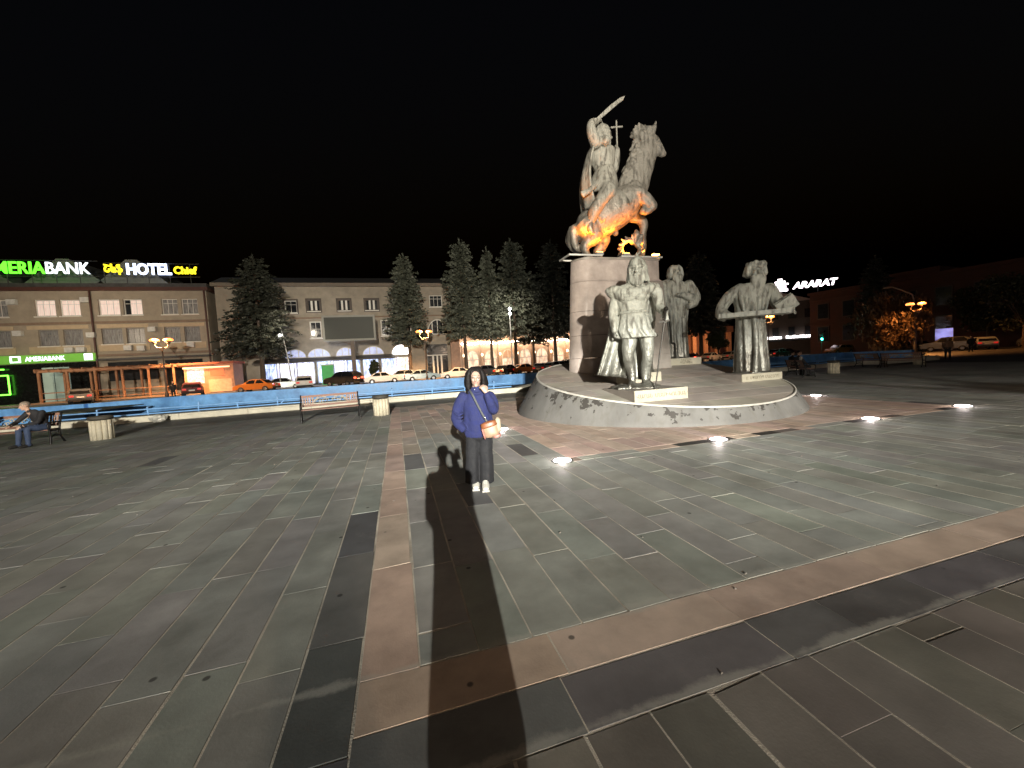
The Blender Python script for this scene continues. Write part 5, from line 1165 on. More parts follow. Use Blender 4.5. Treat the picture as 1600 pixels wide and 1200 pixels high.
mb = MB(); mb.add([(-18.2, -.05, 4.0), (-.2, -.05, 4.0), (-.2, -2.0, 3.45), (-18.2, -2.0, 3.45), (-18.2, -.05, 3.85), (-.2, -.05, 3.85), (-.2, -2.0, 3.3), (-18.2, -2.0, 3.3)], [(0,3,2,1),(4,5,6,7),(3,7,6,2),(0,4,7,3),(1,2,6,5)]); mb.build('awning', mat('shop_awning', (.08, .07, .06), .6), mbd)
for x0, x1 in ((-14.9, -12.0), (-11.9, -8.9), (-8.2, -5.6), (-4.6, -1.6)): archwin(mbd, x0, x1, 4.0, 5.25, -.02, E_fan, bars=2)
archwin(mbd, -.6, 2.4, 3.75, 5.4, -.04, E_arch, bars=0); window(mbd, -.5, 2.3, .3, 3.5, -.04, E_door, None, cols=3, tr=.8)
MB().box((4.6, -.1, .2), (7.7, -.003, 5.15)).build('doorway', M_dark, mbd)
for x0, x1 in ((5.35, 5.6), (6.0, 6.2), (6.6, 6.85)): MB().box((x0, -.16, .2), (x1, -.103, 3.4)).build('door_frame', M_frame, mbd)
MB().box((4.6, -.16, 3.42), (7.7, -.103, 3.55)).build('door_frame', M_frame, mbd); MB().box((8.2, -.5, 0), (9.6, -.003, 5.8)).build('pier', mat('pink_pier', (.34, .22, .16), .8), mbd)
MB().box((-22.2, -.12, 9.45), (9.2, -.002, 9.65)).build('string_course', mat('string_course', (.2, .14, .1), .8), mbd)

# ---- arcade restaurant with string lights
M_arc = mat('warm_render', (.50, .36, .27), .75, var=.15, scale=1.5)
ar = thing('arcade_building', 'low arcade restaurant with string lights behind the pines', 'building', (0, 61.5, -.1))
MB().box((9.7, 0, 0), (34, 9, 6.2)).build('wall', M_arc, ar); MB().box((9.6, -.3, 6.2), (34.2, 9.1, 6.6)).build('cornice', M_tuff2, ar)
MB().box((9.6, .6, 6.6), (34.2, 9, 7.4)).build('roof', M_roof, ar)
E_warm = glow('arcade_window', (1, .78, .58), 1.1, .7, 1.8, (1.5, 1, .8)); E_bulb = glow('string_bulb', (1, .78, .58), 40, .0)
for i in range(8):
    x0 = 10.6+i*2.95; archwin(ar, x0, x0+2.1, 2.4, 3.9, -.02, rnd.choice((E_warm, E_warm, M_arc)), bars=1); MB().box((x0+.1, -.08, .2), (x0+2.0, -.003, 2.38)).build('shop_window', rnd.choice((E_warm, E_warm, M_dark)), ar)
    MB().box((x0-.55, -.35, 0), (x0-.2, -.003, 5.0)).build('pier', M_arc, ar)
    o = MB().ell((x0-.37, -.55, 3.2), (.16, .16, .22)).build('wall_lantern', glow('lantern', (1, .72, .45), 6, 0), ar, True)
sl = thing('string_light', 'string of small warm bulbs along the arcade', 'light', (9.8, 60.9, 5.0))
MB().tube([(i*.5, 0, .08-.06*math.sin(i*.7)) for i in range(48)], .02, 6).build('cable', M_rack, sl)
o0 = MB().ell((0, 0, 0), (.15, .15, .16), None, 8, 6).build('bulb', E_bulb, sl, True)
for i in range(46):
    o = o0 if i == 0 else o0.copy(); 
    if i: col.objects.link(o); o.parent = sl
    o.location = (.25+i*.5, -.02, -.06-.06*math.sin(i*.7))
lamp('arcade_glow', 'POINT', (17, 58.6, 4.2), 480, (1, .62, .36), .3); lamp('arcade_glow', 'POINT', (27, 58.6, 4.2), 480, (1, .62, .36), .3)
lamp('shopfront_glow', 'POINT', (-9, 57.6, 2.8), 700, (.65, .75, 1), .5)

# ---- screen on its post
bb = thing('billboard', 'large switched-off grey screen on a single post before the shops', 'billboard', (-5.4, 54, .04))
MB().box((-3.15, -.2, 5.5), (3.15, .25, 8.75)).build('frame', mat('screen_frame', (.26, .265, .24), .6, var=.05, rvar=0), bb); MB().box((-2.9, -.24, 5.75), (2.9, -.203, 8.5)).build('screen', mat('grey_screen', (.036, .041, .035), .6, var=.03, rvar=0), bb)
MB().box((-.05, -.1, 0), (.45, .2, 5.5)).build('post', mat('post_brown', (.12, .09, .07), .6), bb)
gk = thing('green_stand', 'narrow green lit stand before the shop windows', 'stand', (-8.9, 57.5, .04)); MB().box((-.7, -.3, 0), (.7, .3, 2.6)).build('panel', glow('green_stand', (.03, .30, .06), .8, .3), gk); MB().box((-.8, -.35, 2.6), (.8, .35, 2.75)).build('cap', M_ac, gk)

# ------------------------------------------------------------------ street lamps
E_sod = glow('sodium_globe', (1, .30, .07), 3.0, 0); M_post = mat('lamp_post_paint', (.10, .07, .05), .5)
SOD = (1, .52, .22)
def make_lamp(label, x, y, z=-.1, rz=0, power=1500, lcol=None):
    t = thing('street_lamp', label, 'street lamp', (x, y, z), rz, 'three-headed street lamps')
    MB().lathe([(.16, 0), (.15, .5), (.09, .7), (.06, 5.0), (.05, 5.4)], seg=12).build('post', M_post, t, True)
    for k, (dx, dz, hot) in enumerate(((-.62, 6.0, 1), (.62, 6.0, 1), (.1, 5.25, 0))):
        MB().tube([(0, 0, 5.2 if hot else 4.7), (dx*.7, -.1 if not hot else 0, 5.4 if hot else 4.8), (dx, -.35 if not hot else 0, dz-.25)], .035, 8, 3).build('arm', M_post, t, True)
        h = MB().lathe([(.05, -.28), (.18, -.12), (.30, .05), (.33, .12)], (dx, -.35 if not hot else 0, dz), 16).build('head', M_post if hot else mat('dim_globe', (.5, .32, .2), .5), t, True)
        if hot: MB().ell((dx, 0, dz+.17), (.42, .42, .20), None, 14, 6).build('globe', E_sod, h, True)
    if power: lamp('sodium_lamp', 'SPOT', (x, y-.55, z+6.45), power, lcol or SOD, .30, (x, y-.55, 0), 148, .25) if y > 20 else lamp('sodium_lamp', 'POINT', (x, y-.55, z+6.45), power, lcol or SOD, .30)
    return t
make_lamp('three-headed orange street lamp before the hotel terrace', -23.6, 50.2, power=14000)
make_lamp('three-headed orange street lamp before the doorway of the shop building', 3.6, 50.2, rz=R(10), power=14000)
make_lamp('orange street lamp partly hidden by the scholar statue\'s robe', 52.2, 44.2, power=3200)
make_lamp('orange street lamp beside the drooping lit tree', 63.4, 33.2, rz=R(-30), power=3600, lcol=(1, .38, .09))
AMB = 3600  # unseen street lamps added to fill the square's shadows with warm light
for x, y, p, lb in ((-13, -9, .4, 'unseen street lamp added as fill light at the near left of the square'), (15, -7, .35, 'unseen street lamp added as fill light at the near right of the square'), (-28, -4, .4, 'unseen street lamp added as fill light at the left side of the square'), (3, -16, 1.0, 'unseen street lamp added as fill light behind the photographer')):
    make_lamp(lb, x, y, 0 if y > -2 else -.1, 0, AMB*p, (1, .74, .52))
wl = thing('led_lamp', 'slender white street light beside the dark spruce', 'street lamp', (-12.8, 55.5, .04)); MB().tube([(0, 0, 0), (-.3, 0, 4), (-.7, -.1, 7.3)], [.09, .07, .05], 8).build('post', M_ac, wl, True); MB().ell((-.85, -.4, 6.6), (.16, .16, .12)).build('lamp_head', glow('led', (1, .97, .9), 25, 0), wl, True)
t2 = thing('curved_lamp', 'unlit grey lamp post with curved arm beside the drooping tree', 'street lamp', (66.5, 35, -.1)); MB().tube([(0, 0, 0), (0, 0, 6.8), (-.5, .6, 8.1), (-1.4, 1.7, 9.0)], [.11, .09, .08, .07], 8, 3).build('post', mat('grey_post', (.3, .27, .23), .5), t2, True); MB().ell((-1.6, 2.0, 8.95), (.5, .5, .14)).build('lamp_head', mat('grey_post', (.3, .27, .23), .5), t2, True)
w2 = thing('led_lamp', 'slender white street light among the pine group', 'street lamp', (16.2, 54.6, .04)); MB().tube([(0, 0, 0), (0, 0, 9.6)], [.09, .06], 8).build('post', M_ac, w2, True)
for q in (8.6, 9.3): MB().ell((0, -.22, q), (.2, .16, .2)).build('lamp_head', glow('led', (1, .97, .9), 25, 0), w2, True)
lamp('led_glow', 'SPOT', (15.5, 50.5, 9.2), 1800, (1, .90, .74), .25, (16, 61, 4), 130, .3); lamp('led_glow', 'SPOT', (-12.8, 51.5, 8.2), 1000, (1, .88, .70), .25, (-12, 61, 3), 130, .3); lamp('led_glow', 'SPOT', (-35, 50, 8.5), 1800, (1, .80, .58), .25, (-35, 61, 4), 130, .3)
# floodlight mast carrying the big beam
fm = thing('floodlight_mast', 'tall floodlight mast behind the photographer, outside the picture', 'floodlight', (FLOOD.x, FLOOD.y-.5, -.1)); MB().tube([(0, 0, 0), (0, 0, 8.3)], [.16, .09], 10).build('pole', M_ac, fm, True); MB().box((-.5, -.12, 7.2), (.5, .22, 7.8)).build('lamp_head', M_rack, fm)

# ------------------------------------------------------------------ conifers
M_bark = mat('pine_bark', (.075, .055, .04), .85, var=.3, scale=5, bump=.4)
def needle_mat(name, c): 
    return mat(name, c, .6, var=.45, scale=.9, detail=6)
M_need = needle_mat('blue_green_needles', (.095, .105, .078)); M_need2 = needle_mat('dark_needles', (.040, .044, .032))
def crown_mesh(name, h, r, base, seed, m, dens=1., droop=.25, top=.0, shape=1.15):
    rg = random.Random(seed); mb = MB(); z = base; V_ = []; F_ = []
    def quad(p, d, wd, ln):
        d = d.normalized(); s_ = d.cross(Vector((rg.uniform(-1, 1), rg.uniform(-1, 1), rg.uniform(-.4, 1)))).normalized(); o = len(V_)
        V_.extend([p-s_*wd*.5, p+d*ln*.5-s_*wd*.32+Vector((0, 0, -.03)), p+d*ln, p+d*ln*.45+s_*wd*.42, ]); F_.append((o, o+1, o+2, o+3))
    while z < h-.3:
        f = (z-base)/(h-base); R_ = r*(1-f)**(1/shape)*(1 if f > .08 else .8)+.15; n = max(4, int((5+R_*1.9)*dens))
        for k in range(n):
            a = rg.uniform(0, 2*math.pi); L_ = R_*rg.uniform(.55, 1.13)*(1.0+.16*math.sin(3*a+seed)); dr = droop*rg.uniform(.5, 1.5); up_ = .25*f
            d = Vector((math.cos(a), math.sin(a), 0)); z0 = z+rg.uniform(-.25, .25); steps = max(3, int(L_/.22))
            for q in range(steps):
                t = (q+.6)/steps
                if t < .22: continue
                c = Vector((0, 0, z0))+d*(L_*t)+Vector((0, 0, L_*(up_*t-dr*t*t*1.0+.16*t*t*t)))
                for e in range(3):
                    sd = d.cross(Vector((0, 0, 1)))*rg.choice((-1, 1)); dd = d*rg.uniform(.3, 1)+sd*rg.uniform(.2, .9)+Vector((0, 0, rg.uniform(-.7, .25)))
                    quad(c+Vector((rg.uniform(-.08, .08), rg.uniform(-.08, .08), rg.uniform(-.08, .05))), dd, rg.uniform(.20, .36), rg.uniform(.36, .70)*(1-.3*t))
        z += (.34+.10*(1-f))/max(.6, dens)
    for q in range(30): quad(Vector((0, 0, h-.5+q*.02)), Vector((rg.uniform(-.4, .4), rg.uniform(-.4, .4), 1)), .12, .4)
    me = bpy.data.meshes.new(name); me.from_pydata([tuple(p) for p in V_], [], F_); me.materials.append(m); me.update(); return me
CR = [crown_mesh('crown', 17, 3.3, 5.3, 3, M_need, 1.35, shape=2.0), crown_mesh('crown', 17, 3.1, 5.2, 9, M_need, 1.35, shape=1.5), crown_mesh('crown', 17, 3.5, 4.9, 15, M_need, 1.35, droop=.4, shape=1.8)]
TRK = MB().tube([(0, 0, -.1), (.05, 0, 4), (0, .05, 10), (0, 0, 16.6)], [.27, .22, .13, .03], 10).mesh('trunk', M_bark, True)
def spruce(label, x, y, h, rw, var, dark=False, rz=0, grp='tall conifers across the street'):
    t = thing('conifer_tree', label, 'tree', (x, y, -.08), rz, grp); s = h/17
    for nm, me in (('trunk', TRK), ('crown', CR[var])):
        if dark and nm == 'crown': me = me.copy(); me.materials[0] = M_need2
        o = bpy.data.objects.new(nm, me); col.objects.link(o); o.parent = t; o.scale = (rw/3.3, rw/3.3, s)
    return t
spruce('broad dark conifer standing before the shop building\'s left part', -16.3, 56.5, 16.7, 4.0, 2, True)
spruce('conifer between the screen and the arched window', 1.9, 57, 17.4, 3.1, 0, rz=1)
spruce('tall pale-green conifer nearest the arched window, left of the pine group', 9.9, 57, 19.6, 3.5, 0, rz=2)
spruce('slim pointed conifer second in the pine group', 13.9, 57.2, 18.7, 3.0, 1, rz=3)
spruce('tall conifer third in the pine group behind the woman', 17.6, 57, 19.9, 3.8, 0, rz=4.2)
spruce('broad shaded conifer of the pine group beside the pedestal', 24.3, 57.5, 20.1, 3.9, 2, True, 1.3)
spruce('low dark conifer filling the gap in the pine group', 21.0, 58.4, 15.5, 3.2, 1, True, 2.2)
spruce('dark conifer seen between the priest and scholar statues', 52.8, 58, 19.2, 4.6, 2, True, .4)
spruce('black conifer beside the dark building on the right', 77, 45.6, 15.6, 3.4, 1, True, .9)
def broadleaf(label, x, y, h, r, seed, m, z0=.25, n=5200, droop=False):
    t = thing('broadleaf_tree', label, 'tree', (x, y, -.08)); rg = random.Random(seed); mb = MB(); br = MB()
    br.tube([(0, 0, 0), (.1, 0, h*.3), (0, .1, h*.6)], [.2, .15, .08], 8, 2); blobs = []
    for k in range(15):
        a = rg.uniform(0, 2*math.pi); q = r*rg.uniform(.2, .8); c = Vector((q*math.cos(a), q*math.sin(a), h*rg.uniform(z0+.12, .88))); blobs.append((c, r*rg.uniform(.28, .48))); br.tube([(0, 0, h*.3), c*.6+Vector((0, 0, h*.12)), c], [.09, .06, .02], 6, 2)
    br.build('trunk', M_bark, t, True); V_ = []; F_ = []
    for k in range(n):
        c, q = rg.choice(blobs); d = Vector((rg.gauss(0, 1), rg.gauss(0, 1), rg.gauss(0, 1))).normalized(); p = c+d*q*rg.uniform(.55, 1.05)
        if droop: p.z -= rg.random()**2*h*.35
        u = Vector((rg.uniform(-1, 1), rg.uniform(-1, 1), rg.uniform(-1.2 if not droop else -2.5, .4))).normalized()*rg.uniform(.14, .28)*(1.6 if droop else 1); v = u.cross(Vector((rg.uniform(-1, 1), rg.uniform(-1, 1), rg.uniform(-1, 1)))).normalized()*rg.uniform(.07, .13); o = len(V_); V_.extend([p-u, p+v, p+u, p-v]); F_.append((o, o+1, o+2, o+3))
    me = bpy.data.meshes.new('crown'); me.from_pydata([tuple(p) for p in V_], [], F_); me.materials.append(m); o = bpy.data.objects.new('crown', me); col.objects.link(o); o.parent = t; return t
M_leafo = mat('leaf_orange_lit', (.11, .065, .03), .55, var=.5, scale=1.5); M_leaf = mat('leaf_green', (.075, .085, .030), .55, var=.4, scale=1.5); M_leafd = mat('leaf_dark', (.035, .042, .018), .55, var=.4, scale=1.5)  # drooping tree's leaf colour browned to look lit orange by the lamp
broadleaf('drooping tree lit orange beside the street lamp on the right', 65.4, 37.0, 8.0, 4.0, 4, M_leafo, .12, 8000, True)
broadleaf('yellow-green tree just right of the drooping lit tree', 69.5, 37.5, 7.2, 2.2, 8, M_leaf)
broadleaf('large dark tree at the far right edge', 70.5, 27.0, 9.2, 4.5, 12, M_leafd)
broadleaf('dark tree before the right-hand building', 76.5, 32.5, 9.0, 3.6, 13, M_leafd)
broadleaf('small tree lit from below left of the scholar statue', 60.5, 62, 6.5, 2.2, 14, M_leaf)
broadleaf('small roadside tree between the cars before the shops', -2.9, 55.5, 3.2, .8, 16, M_leafd, .3, 900)

# ------------------------------------------------------------------ right-hand side of the square
M_drk = mat('dark_red_tuff', (.085, .033, .022), .85, var=.25, scale=.8)
rb = thing('dark_building', 'long unlit dark red building along the right side of the square', 'building', (84, 16, -.1), R(7))
MB().box((0, 0, 0), (12, 42, 11.4)).build('wall', M_drk, rb); MB().box((-.4, -.2, 11.4), (12.2, 42.2, 11.9)).build('cornice', M_drk, rb); MB().box((.6, 2, 11.9), (11, 12, 13.0)).build('attic', M_drk, rb); MB().box((.6, 24, 11.9), (11, 34, 12.9)).build('attic', M_drk, rb)
for i in range(10):
    for z in (2.2, 6.6):
        y0 = 1.8+i*4.1; w_ = MB().box((-.1, y0, z), (-.003, y0+2, z+3)).build('window', mat('dark_red_frame', (.07, .04, .03), .6), rb); MB().box((-.13, y0+.15, z+.15), (-.103, y0+1.85, z+2.85)).build('pane', M_dark, w_)
for z in (5.6, 10.2): MB().box((-.25, 0, z), (-.002, 42, z+.3)).build('string_course', M_drk, rb)
ab = thing('corner_building', 'dark corner building with pale gable under the glowing roof sign', 'building', (81, 60, -.1), R(-42))
MB().box((-10, 0, 0), (11, 10, 10.6)).build('wall', mat('grey_brown_wall', (.085, .07, .06), .8, var=.2), ab); MB().box((-10.3, -.3, 10.6), (11.3, 10.2, 10.95)).build('cornice', mat('grey_brown_wall', (.1, .1, .1)), ab)
MB().prism([(-10, 10.96), (1.2, 10.96), (-4.6, 13.0)], 1, -.5, 9).build('roof', mat('pale_gable', (.45, .38, .36), .7), ab)
E_win = glow('amber_window', (1, .72, .38), 1.3, .3, 3)
for i in range(7):
    for z in (3.9, 7.4):
        x0 = -8.8+i*2.8; w_ = MB().box((x0, -.1, z), (x0+1.3, -.003, z+2)).build('window', M_brownf, ab); MB().box((x0+.12, -.13, z+.12), (x0+1.18, -.103, z+1.88)).build('pane', E_win if (z > 7 and i in (5, 6)) else M_dark, w_)
MB().box((-9.8, -.6, 3.0), (10.8, -.003, 3.35)).build('canopy', M_roof, ab)
x0 = -9.6; sg = sign('shop_fascia', 'white lit lettering strip along the corner building', (81, 60, -.1), R(-42)); rg = random.Random(6)
while x0 < 7.8:
    w_ = rg.uniform(.25, .6)
    if not (-4.6 < x0 < -4.1 or 1.5 < x0 < 2.0): MB().box((x0, -.75, 3.42), (x0+w_, -.65, 3.42+rg.uniform(.42, .6))).build('letter', glow('fascia_white', (1, .93, .92), 5, 0), sg)
    x0 += w_+.12
letters('S', 1.3, glow('pale_yellow_sign', (1, .9, .45), 2.2, 0), sg, (8.4, -.75, 2.2), depth=.05, bold=.03); MB().box((9.5, -.75, 1.9), (11.2, -.65, 3.1)).build('lit_box', glow('shop_box', (.8, .85, .8), .6, .5, 3), sg)
rs_ = sign('roof_sign', 'white glowing letters and emblem on the corner building roof', (81, 60, -.1), R(-42))
letters('ARARAT', 1.75, E_pnk, rs_, (-2.3, -.3, 13.5), depth=.1, bold=.06, font_shear=.2, align='LEFT', fit=7.4)
for a, b in (((-9.8, 13.2), (-7.2, 13.7)), ((-9.5, 13.9), (-7.5, 14.3)), ((-9.9, 14.5), (-7.1, 14.8)), ((-9.4, 15.0), (-7.6, 15.3)), ((-8.9, 15.4), (-8.1, 15.8))): MB().box((a[0]+4.1, -.4, a[1]), (b[0]+4.1, -.2, b[1])).build('emblem_bar', E_pnk, rs_)
for q in (-9, -4, 2): MB().tube([(q, .2, 10.9), (q, .2, 13.4)], .06, 6).build('rack_post', M_rack, rs_)
# pillared hall far behind the pedestal
hl = thing('pillared_hall', 'low orange-lit pillared hall far behind the priest statue', 'building', (66, 76, -.1), R(-20))
MB().box((-8, 0, 0), (9, 6, 7.0)).build('wall', mat('hall_wall', (.14, .06, .04), .8), hl)
for i in range(7): MB().box((-7.6+i*2.6, -1.3, 0), (-6.8+i*2.6, -.5, 5.8)).build('pillar', mat('hall_pillar', (.40, .20, .12), .8), hl)
MB().box((-8.2, -1.5, 5.8), (9.2, -.003, 7.2)).build('lintel', mat('hall_wall', (.1, .1, .1)), hl); lamp('hall_lamp', 'POINT', (63, 70, 4), 2200, SOD, .3)
cs = sign('round_sign', 'small round blue-white lit sign beyond the parked cars', (64.5, 58.5, 3.4)); MB().ell((0, 0, 0), (.55, .1, .55)).build('disc', glow('blue_disc', (.35, .5, 1), 6, .1), cs, True); MB().tube([(0, .15, -3.5), (0, .15, 0)], .06, 6).build('post', M_rack, cs)
cw_ = thing('street_light', 'white street light left of the scholar statue\'s robe', 'street lamp', (67, 62, -.1)); MB().tube([(0, 0, 0), (0, 0, 6)], [.1, .06], 8).build('post', M_rack, cw_, True); MB().ell((0, -.2, 6.1), (.4, .4, .25)).build('lamp_head', glow('led', (1, .97, .9), 25, 0), cw_, True)
# traffic light
tl = thing('traffic_light', 'traffic light showing green before the corner building', 'traffic light', (66, 46.5, -.1), R(-40)); MB().tube([(0, 0, 0), (0, 0, 2.4)], .07, 8).build('post', M_rack, tl, True); MB().box((-.2, -.15, 2.4), (.2, .15, 3.5)).build('housing', M_rack, tl)
for i, c in enumerate(((.02, .6, .35), None, None)): MB().ell((0, -.17, 2.6+i*.35), (.14, .05, .14)).build('lens', glow('green_signal', (.05, 1, .62), 30, 0) if c else M_dark, tl, True)
lamp('green_signal', 'POINT', (65.8, 46.1, 2.5), 60, (.05, 1, .6), .1)
sc_ = thing('street_screen', 'small blue glowing advertising screen between parked cars', 'screen', (68.5, 33.0, -.1), R(-62)); MB().box((-.1, -.06, 0), (.1, .06, 1.0)).build('post', M_rack, sc_); MB().box((-.85, -.1, 1.0), (.85, .1, 3.0)).build('housing', M_rack, sc_); MB().box((-.78, -.13, 1.1), (.78, -.103, 2.9)).build('screen', glow('blue_screen', (.35, .38, 1), .9, .6, 1.2), sc_)

# ------------------------------------------------------------------ cars
M_tyre = mat('tyre', (.015, .015, .015), .8); M_rim = mat('wheel_rim', (.35, .35, .36), .35, metal=.8); M_cglass = mat('car_glass', (.012, .013, .015), .08, spec=.7)
M_tail = glow('tail_lamp', (.9, .03, .02), .5, .1); M_tailon = glow('tail_lamp_on', (1, .08, .04), 6, .1); M_headl = mat('head_lamp', (.5, .5, .5), .15); M_plate = mat('licence_plate', (.6, .6, .58), .5)
PROF = {'sedan': ([(-2.15, .32), (-2.2, .62), (-2.12, .88), (-1.55, .96), (-.95, 1.36), (-.3, 1.45), (.35, 1.42), (1.05, .98), (1.85, .86), (2.18, .68), (2.2, .34)], (-1.48, -.92, .35, 1.02)),
        'hatch': ([(-1.95, .34), (-2.02, .70), (-1.96, .98), (-1.72, 1.35), (-1.3, 1.50), (-.3, 1.55), (.35, 1.50), (1.1, 1.02), (1.75, .90), (2.0, .70), (2.02, .36)], (-1.78, -1.35, .35, 1.06)),
        'suv': ([(-2.2, .42), (-2.28, .85), (-2.22, 1.15), (-2.0, 1.55), (-1.6, 1.74), (-.3, 1.79), (.4, 1.73), (1.05, 1.18), (1.9, 1.05), (2.25, .85), (2.28, .44)], (-2.05, -1.6, .4, 1.05))}
PAINT = {}
def paint(n, c, rough=.3, metal=.2):
    m = mat('paint_'+n, c, rough, metal=metal, var=.05, coat=.5, rvar=.04); return m
CARM = {}
def car_meshes(kind):
    if kind in CARM: return CARM[kind]
    prof, (a0, a1, b0, b1) = PROF[kind]; W_ = .86; D = {}
    belt = {'sedan': .93, 'hatch': 1.0, 'suv': 1.15}[kind]; roof = max(z for _, z in prof); mb = MB(); rs = []
    for s, inset in ((-1, 0), (1, 0)): pass
    def half(z): return W_ if z <= belt else W_-(z-belt)*.34
    L_ = [(x, -half(z)*(.94 if abs(x) > 2.05 else 1), z) for x, z in prof]; Rr = [(x, -y, z) for x, y, z in L_]; n = len(prof)
    # body with shoulder line: extra row at belt height keeps sides upright
    side = [(x, z) for x, z in prof]; mb.add(L_+Rr, [(i, i+1, n+i+1, n+i) for i in range(n-1)]+[(n-1, 0, n, 2*n-1)])
    # sides: fan from belt points
    for sgn, base in ((-1, 0), (1, n)):
        o = len(mb.v); low = [(prof[0][0], sgn*W_*.97, prof[0][1])]; mids = [(x, sgn*W_, min(z, belt)) for x, z in prof]; mb.v.extend(Vector(p) for p in mids)
        for i in range(n-1):
            f = (base+i, o+i, o+i+1, base+i+1); mb.face(f if sgn > 0 else f[::-1])
        c = len(mb.v); mb.v.append(Vector((0, sgn*W_*1.01, .30))); 
        for i in range(n-1): f = (o+i, c, o+i+1); mb.face(f if sgn > 0 else f[::-1])
        f = (o+n-1, c, o); mb.face(f if sgn > 0 else f[::-1])
    D['body'] = mb.mesh('body', M_tyre)
    z0, z1 = belt+.05, roof-.09; g = []
    for sgn in (-1, 1):
        ya, yb = (W_-(z0-belt)*.34+.012)*sgn, (W_-(z1-belt)*.34+.012)*sgn
        for x0, x1, x2, x3 in ((a0+.18, (a0+b1)/2-.08, (a0+b1)/2-.12, a1+.12), ((a0+b1)/2+.04, b1-.25, b0-.02, (a0+b1)/2-.02)):
            q = MB(); q.add([(x0, ya, z0), (x1, ya, z0), (x2, yb, z1), (x3, yb, z1)], [(0, 1, 2, 3) if sgn < 0 else (3, 2, 1, 0)]); g.append(q.mesh('side_window', M_cglass))
    D['side_window'] = g
    def slab(xa, za, xb, zb, name):
        q = MB(); n_ = Vector((zb-za, 0, -(xb-xa))).normalized(); n_ = n_ if n_.z > 0 else -n_; ya, yb = W_-.12-(za-belt)*.34, W_-.12-(zb-belt)*.34; o = n_*.012
        q.add([Vector(p)+o for p in ((xa, -ya, za), (xa, ya, za), (xb, yb, zb), (xb, -yb, zb))], [(0, 1, 2, 3)]); return q.mesh(name, M_cglass)
    i = [k for k in range(n-1) if prof[k][1] >= belt-.06 and prof[k+1][1] > prof[k][1]+.1][0]
    def pt(k, f): return tuple(prof[k][j]*(1-f)+prof[k+1][j]*f for j in (0, 1))
    D['rear_window'] = slab(*pt(i, .12), *pt(i, .9), 'rear_window')
    j = [k for k in range(n-1) if prof[k][1]-prof[k+1][1] > .25][0]; D['windscreen'] = slab(*pt(j, .88), *pt(j, .1), 'windscreen')
    D['wheel'] = None; CARM[kind] = D; return D
TY = MB().lathe([(.20, -.10), (.31, -.10), (.325, -.06), (.325, .06), (.31, .10), (.20, .10)], seg=18, cap=False).mesh('tyre', M_tyre, True); RM = MB().lathe([(.21, -.07), (.21, .085), (.12, .06), (.02, .08)], seg=14).mesh('rim', M_rim, True)
def car(label, kind, x, y, rz, pm, lights=False, z=-.095):
    t = thing('parked_car', label, 'car', (x, y, z), rz, 'cars standing along the street'); D = car_meshes(kind)
    me = D['body'].copy(); me.materials.clear(); me.materials.append(pm); o = bpy.data.objects.new('body', me); col.objects.link(o); o.parent = t
    for q in D['side_window']+[D['rear_window'], D['windscreen']]: o = bpy.data.objects.new(q.name.split('.')[0], q); col.objects.link(o); o.parent = t
    for wx in (-1.32, 1.32):
        for s in (-1, 1):
            wh = bpy.data.objects.new('tyre', TY); col.objects.link(wh); wh.parent = t; wh.location = (wx, s*.80, .325); wh.rotation_euler = (R(-90*s), 0, 0); rm = bpy.data.objects.new('rim', RM); col.objects.link(rm); rm.parent = wh
    pr = PROF[kind][0]; xr, zr = pr[1]; xf, zf = pr[-2]
    for s in (-1, 1):
        MB().box((xr-.02, s*.62-.16, zr+.02), (xr+.12, s*.62+.16, zr+.2)).build('tail_lamp', M_tailon if lights else M_tail, t); MB().box((xf-.14, s*.60-.18, zf-.05), (xf+.015, s*.60+.18, zf+.1)).build('head_lamp', M_headl, t)
    MB().box((xr-.025, -.25, zr-.06), (xr+.02, .25, zr+.06)).build('licence_plate', M_plate, t); MB().box((xr-.04, -.8, .33), (xr+.1, .8, .52)).build('bumper', M_tyre, t); MB().box((xf-.1, -.8, .33), (xf+.05, .8, .5)).build('bumper', M_tyre, t)
    return t
P_sil = paint('silver', (.30, .33, .33)); P_red = paint('dark_red', (.09, .012, .010)); P_org = paint('orange', (.52, .16, .03)); P_wht = paint('white', (.62, .62, .60), metal=0); P_blk = paint('black', (.012, .012, .013)); P_gry = paint('grey', (.10, .105, .11)); P_blu = paint('pale_blue', (.32, .42, .46))
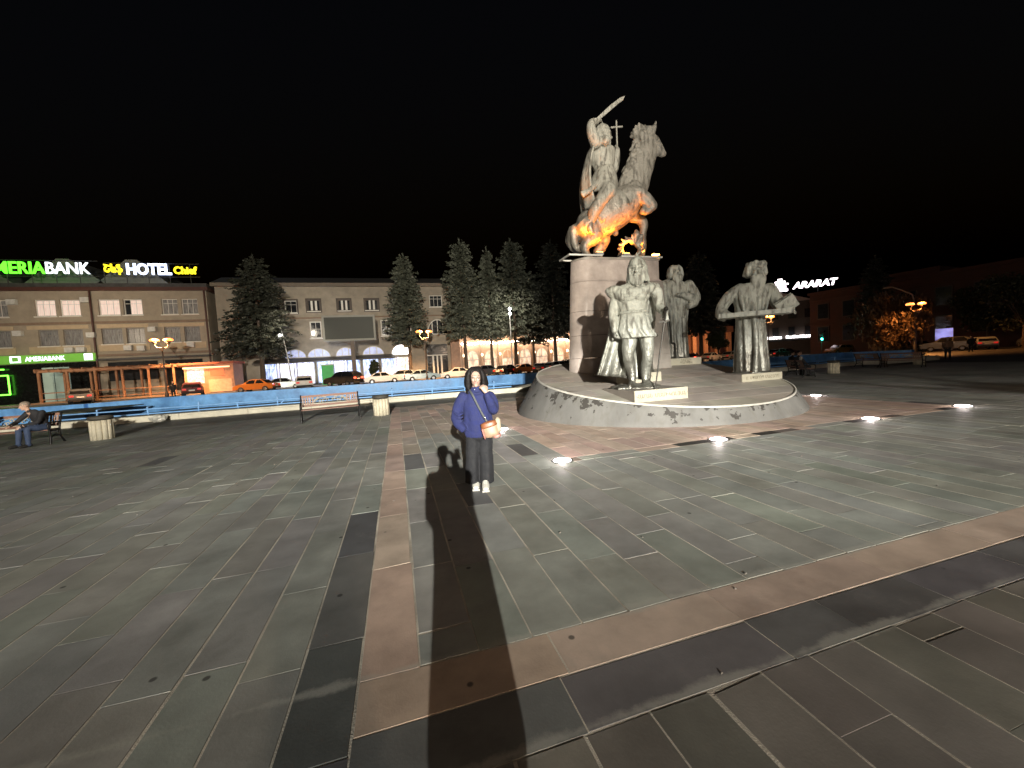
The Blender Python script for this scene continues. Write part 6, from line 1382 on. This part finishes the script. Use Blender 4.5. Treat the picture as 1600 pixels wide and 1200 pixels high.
for a in (('grey hatchback seen from behind before the bank', 'hatch', -31.6, 51.6, R(119), P_gry), ('dark red car seen from behind beside the kiosk', 'hatch', -21.4, 50.6, R(110), P_red), ('orange taxi angled before the lit shops', 'sedan', -15.6, 51.6, R(168), P_org), ('silver car just behind the orange taxi', 'sedan', -13.2, 53.0, R(12), P_sil),
          ('white hatchback seen from behind, left of the screen post', 'hatch', -10.2, 49.4, R(102), P_wht), ('black car angled beside the screen post', 'suv', -6.3, 51.4, R(145), P_blk, True), ('white car side-on right of the screen post', 'sedan', -1.7, 51.2, R(4), P_wht), ('silver car behind the white one right of the screen post', 'hatch', .6, 53.2, R(175), P_sil),
          ('pale blue car side-on left of the orange street lamp', 'sedan', 3.1, 51.4, R(2), P_blu), ('orange-lit white car right of the orange street lamp', 'sedan', 7.6, 51.8, R(178), P_wht), ('dark car parked behind the woman\'s head', 'hatch', 11.8, 52.6, R(30), P_gry), ('black sedan parked under the string lights', 'sedan', 14.6, 52.0, R(40), P_blk),
          ('orange sedan parked under the string lights', 'sedan', 17.3, 52.6, R(15), P_org), ('grey car second from the pedestal under the string lights', 'sedan', 19.9, 52.8, R(60), P_gry), ('silver estate near the pedestal under the string lights', 'hatch', 22.2, 52.0, R(20), P_sil), ('dark car half hidden by the pedestal', 'suv', 25.2, 52.4, R(10), P_blk),
          ('red car beyond the priest statue with tail lamps showing', 'hatch', 49.2, 56.0, R(40), P_red, True), ('white car beyond the priest statue', 'sedan', 52.8, 55.8, R(20), P_wht), ('silver sedan beyond the gap between priest and scholar', 'sedan', 57.6, 56.2, R(15), P_sil), ('silver car just left of the scholar\'s robe', 'hatch', 61.4, 58, R(15), P_sil),
          ('dark car just right of the scholar\'s robe', 'sedan', 60.5, 49.5, R(10), P_blk), ('dark red car behind the dark one right of the scholar', 'sedan', 66.5, 53.0, R(5), P_red, True), ('orange car side-on before the corner building', 'hatch', 72.5, 48.2, R(172), P_org), ('black car with glowing tail lamps by the drooping tree', 'sedan', 70.5, 38.2, R(150), P_blk, True),
          ('dark red car behind the black one by the drooping tree', 'sedan', 75.5, 39.6, R(160), P_red, True), ('dark van-like car left of the blue screen', 'suv', 66.5, 31.9, R(120), P_gry), ('pale car with shining rear near the right edge', 'hatch', 69.2, 29.8, R(35), P_sil), ('grey car at the right edge with tail lamps on', 'hatch', 73.5, 27.2, R(40), P_gry, True)):
    car(*a)
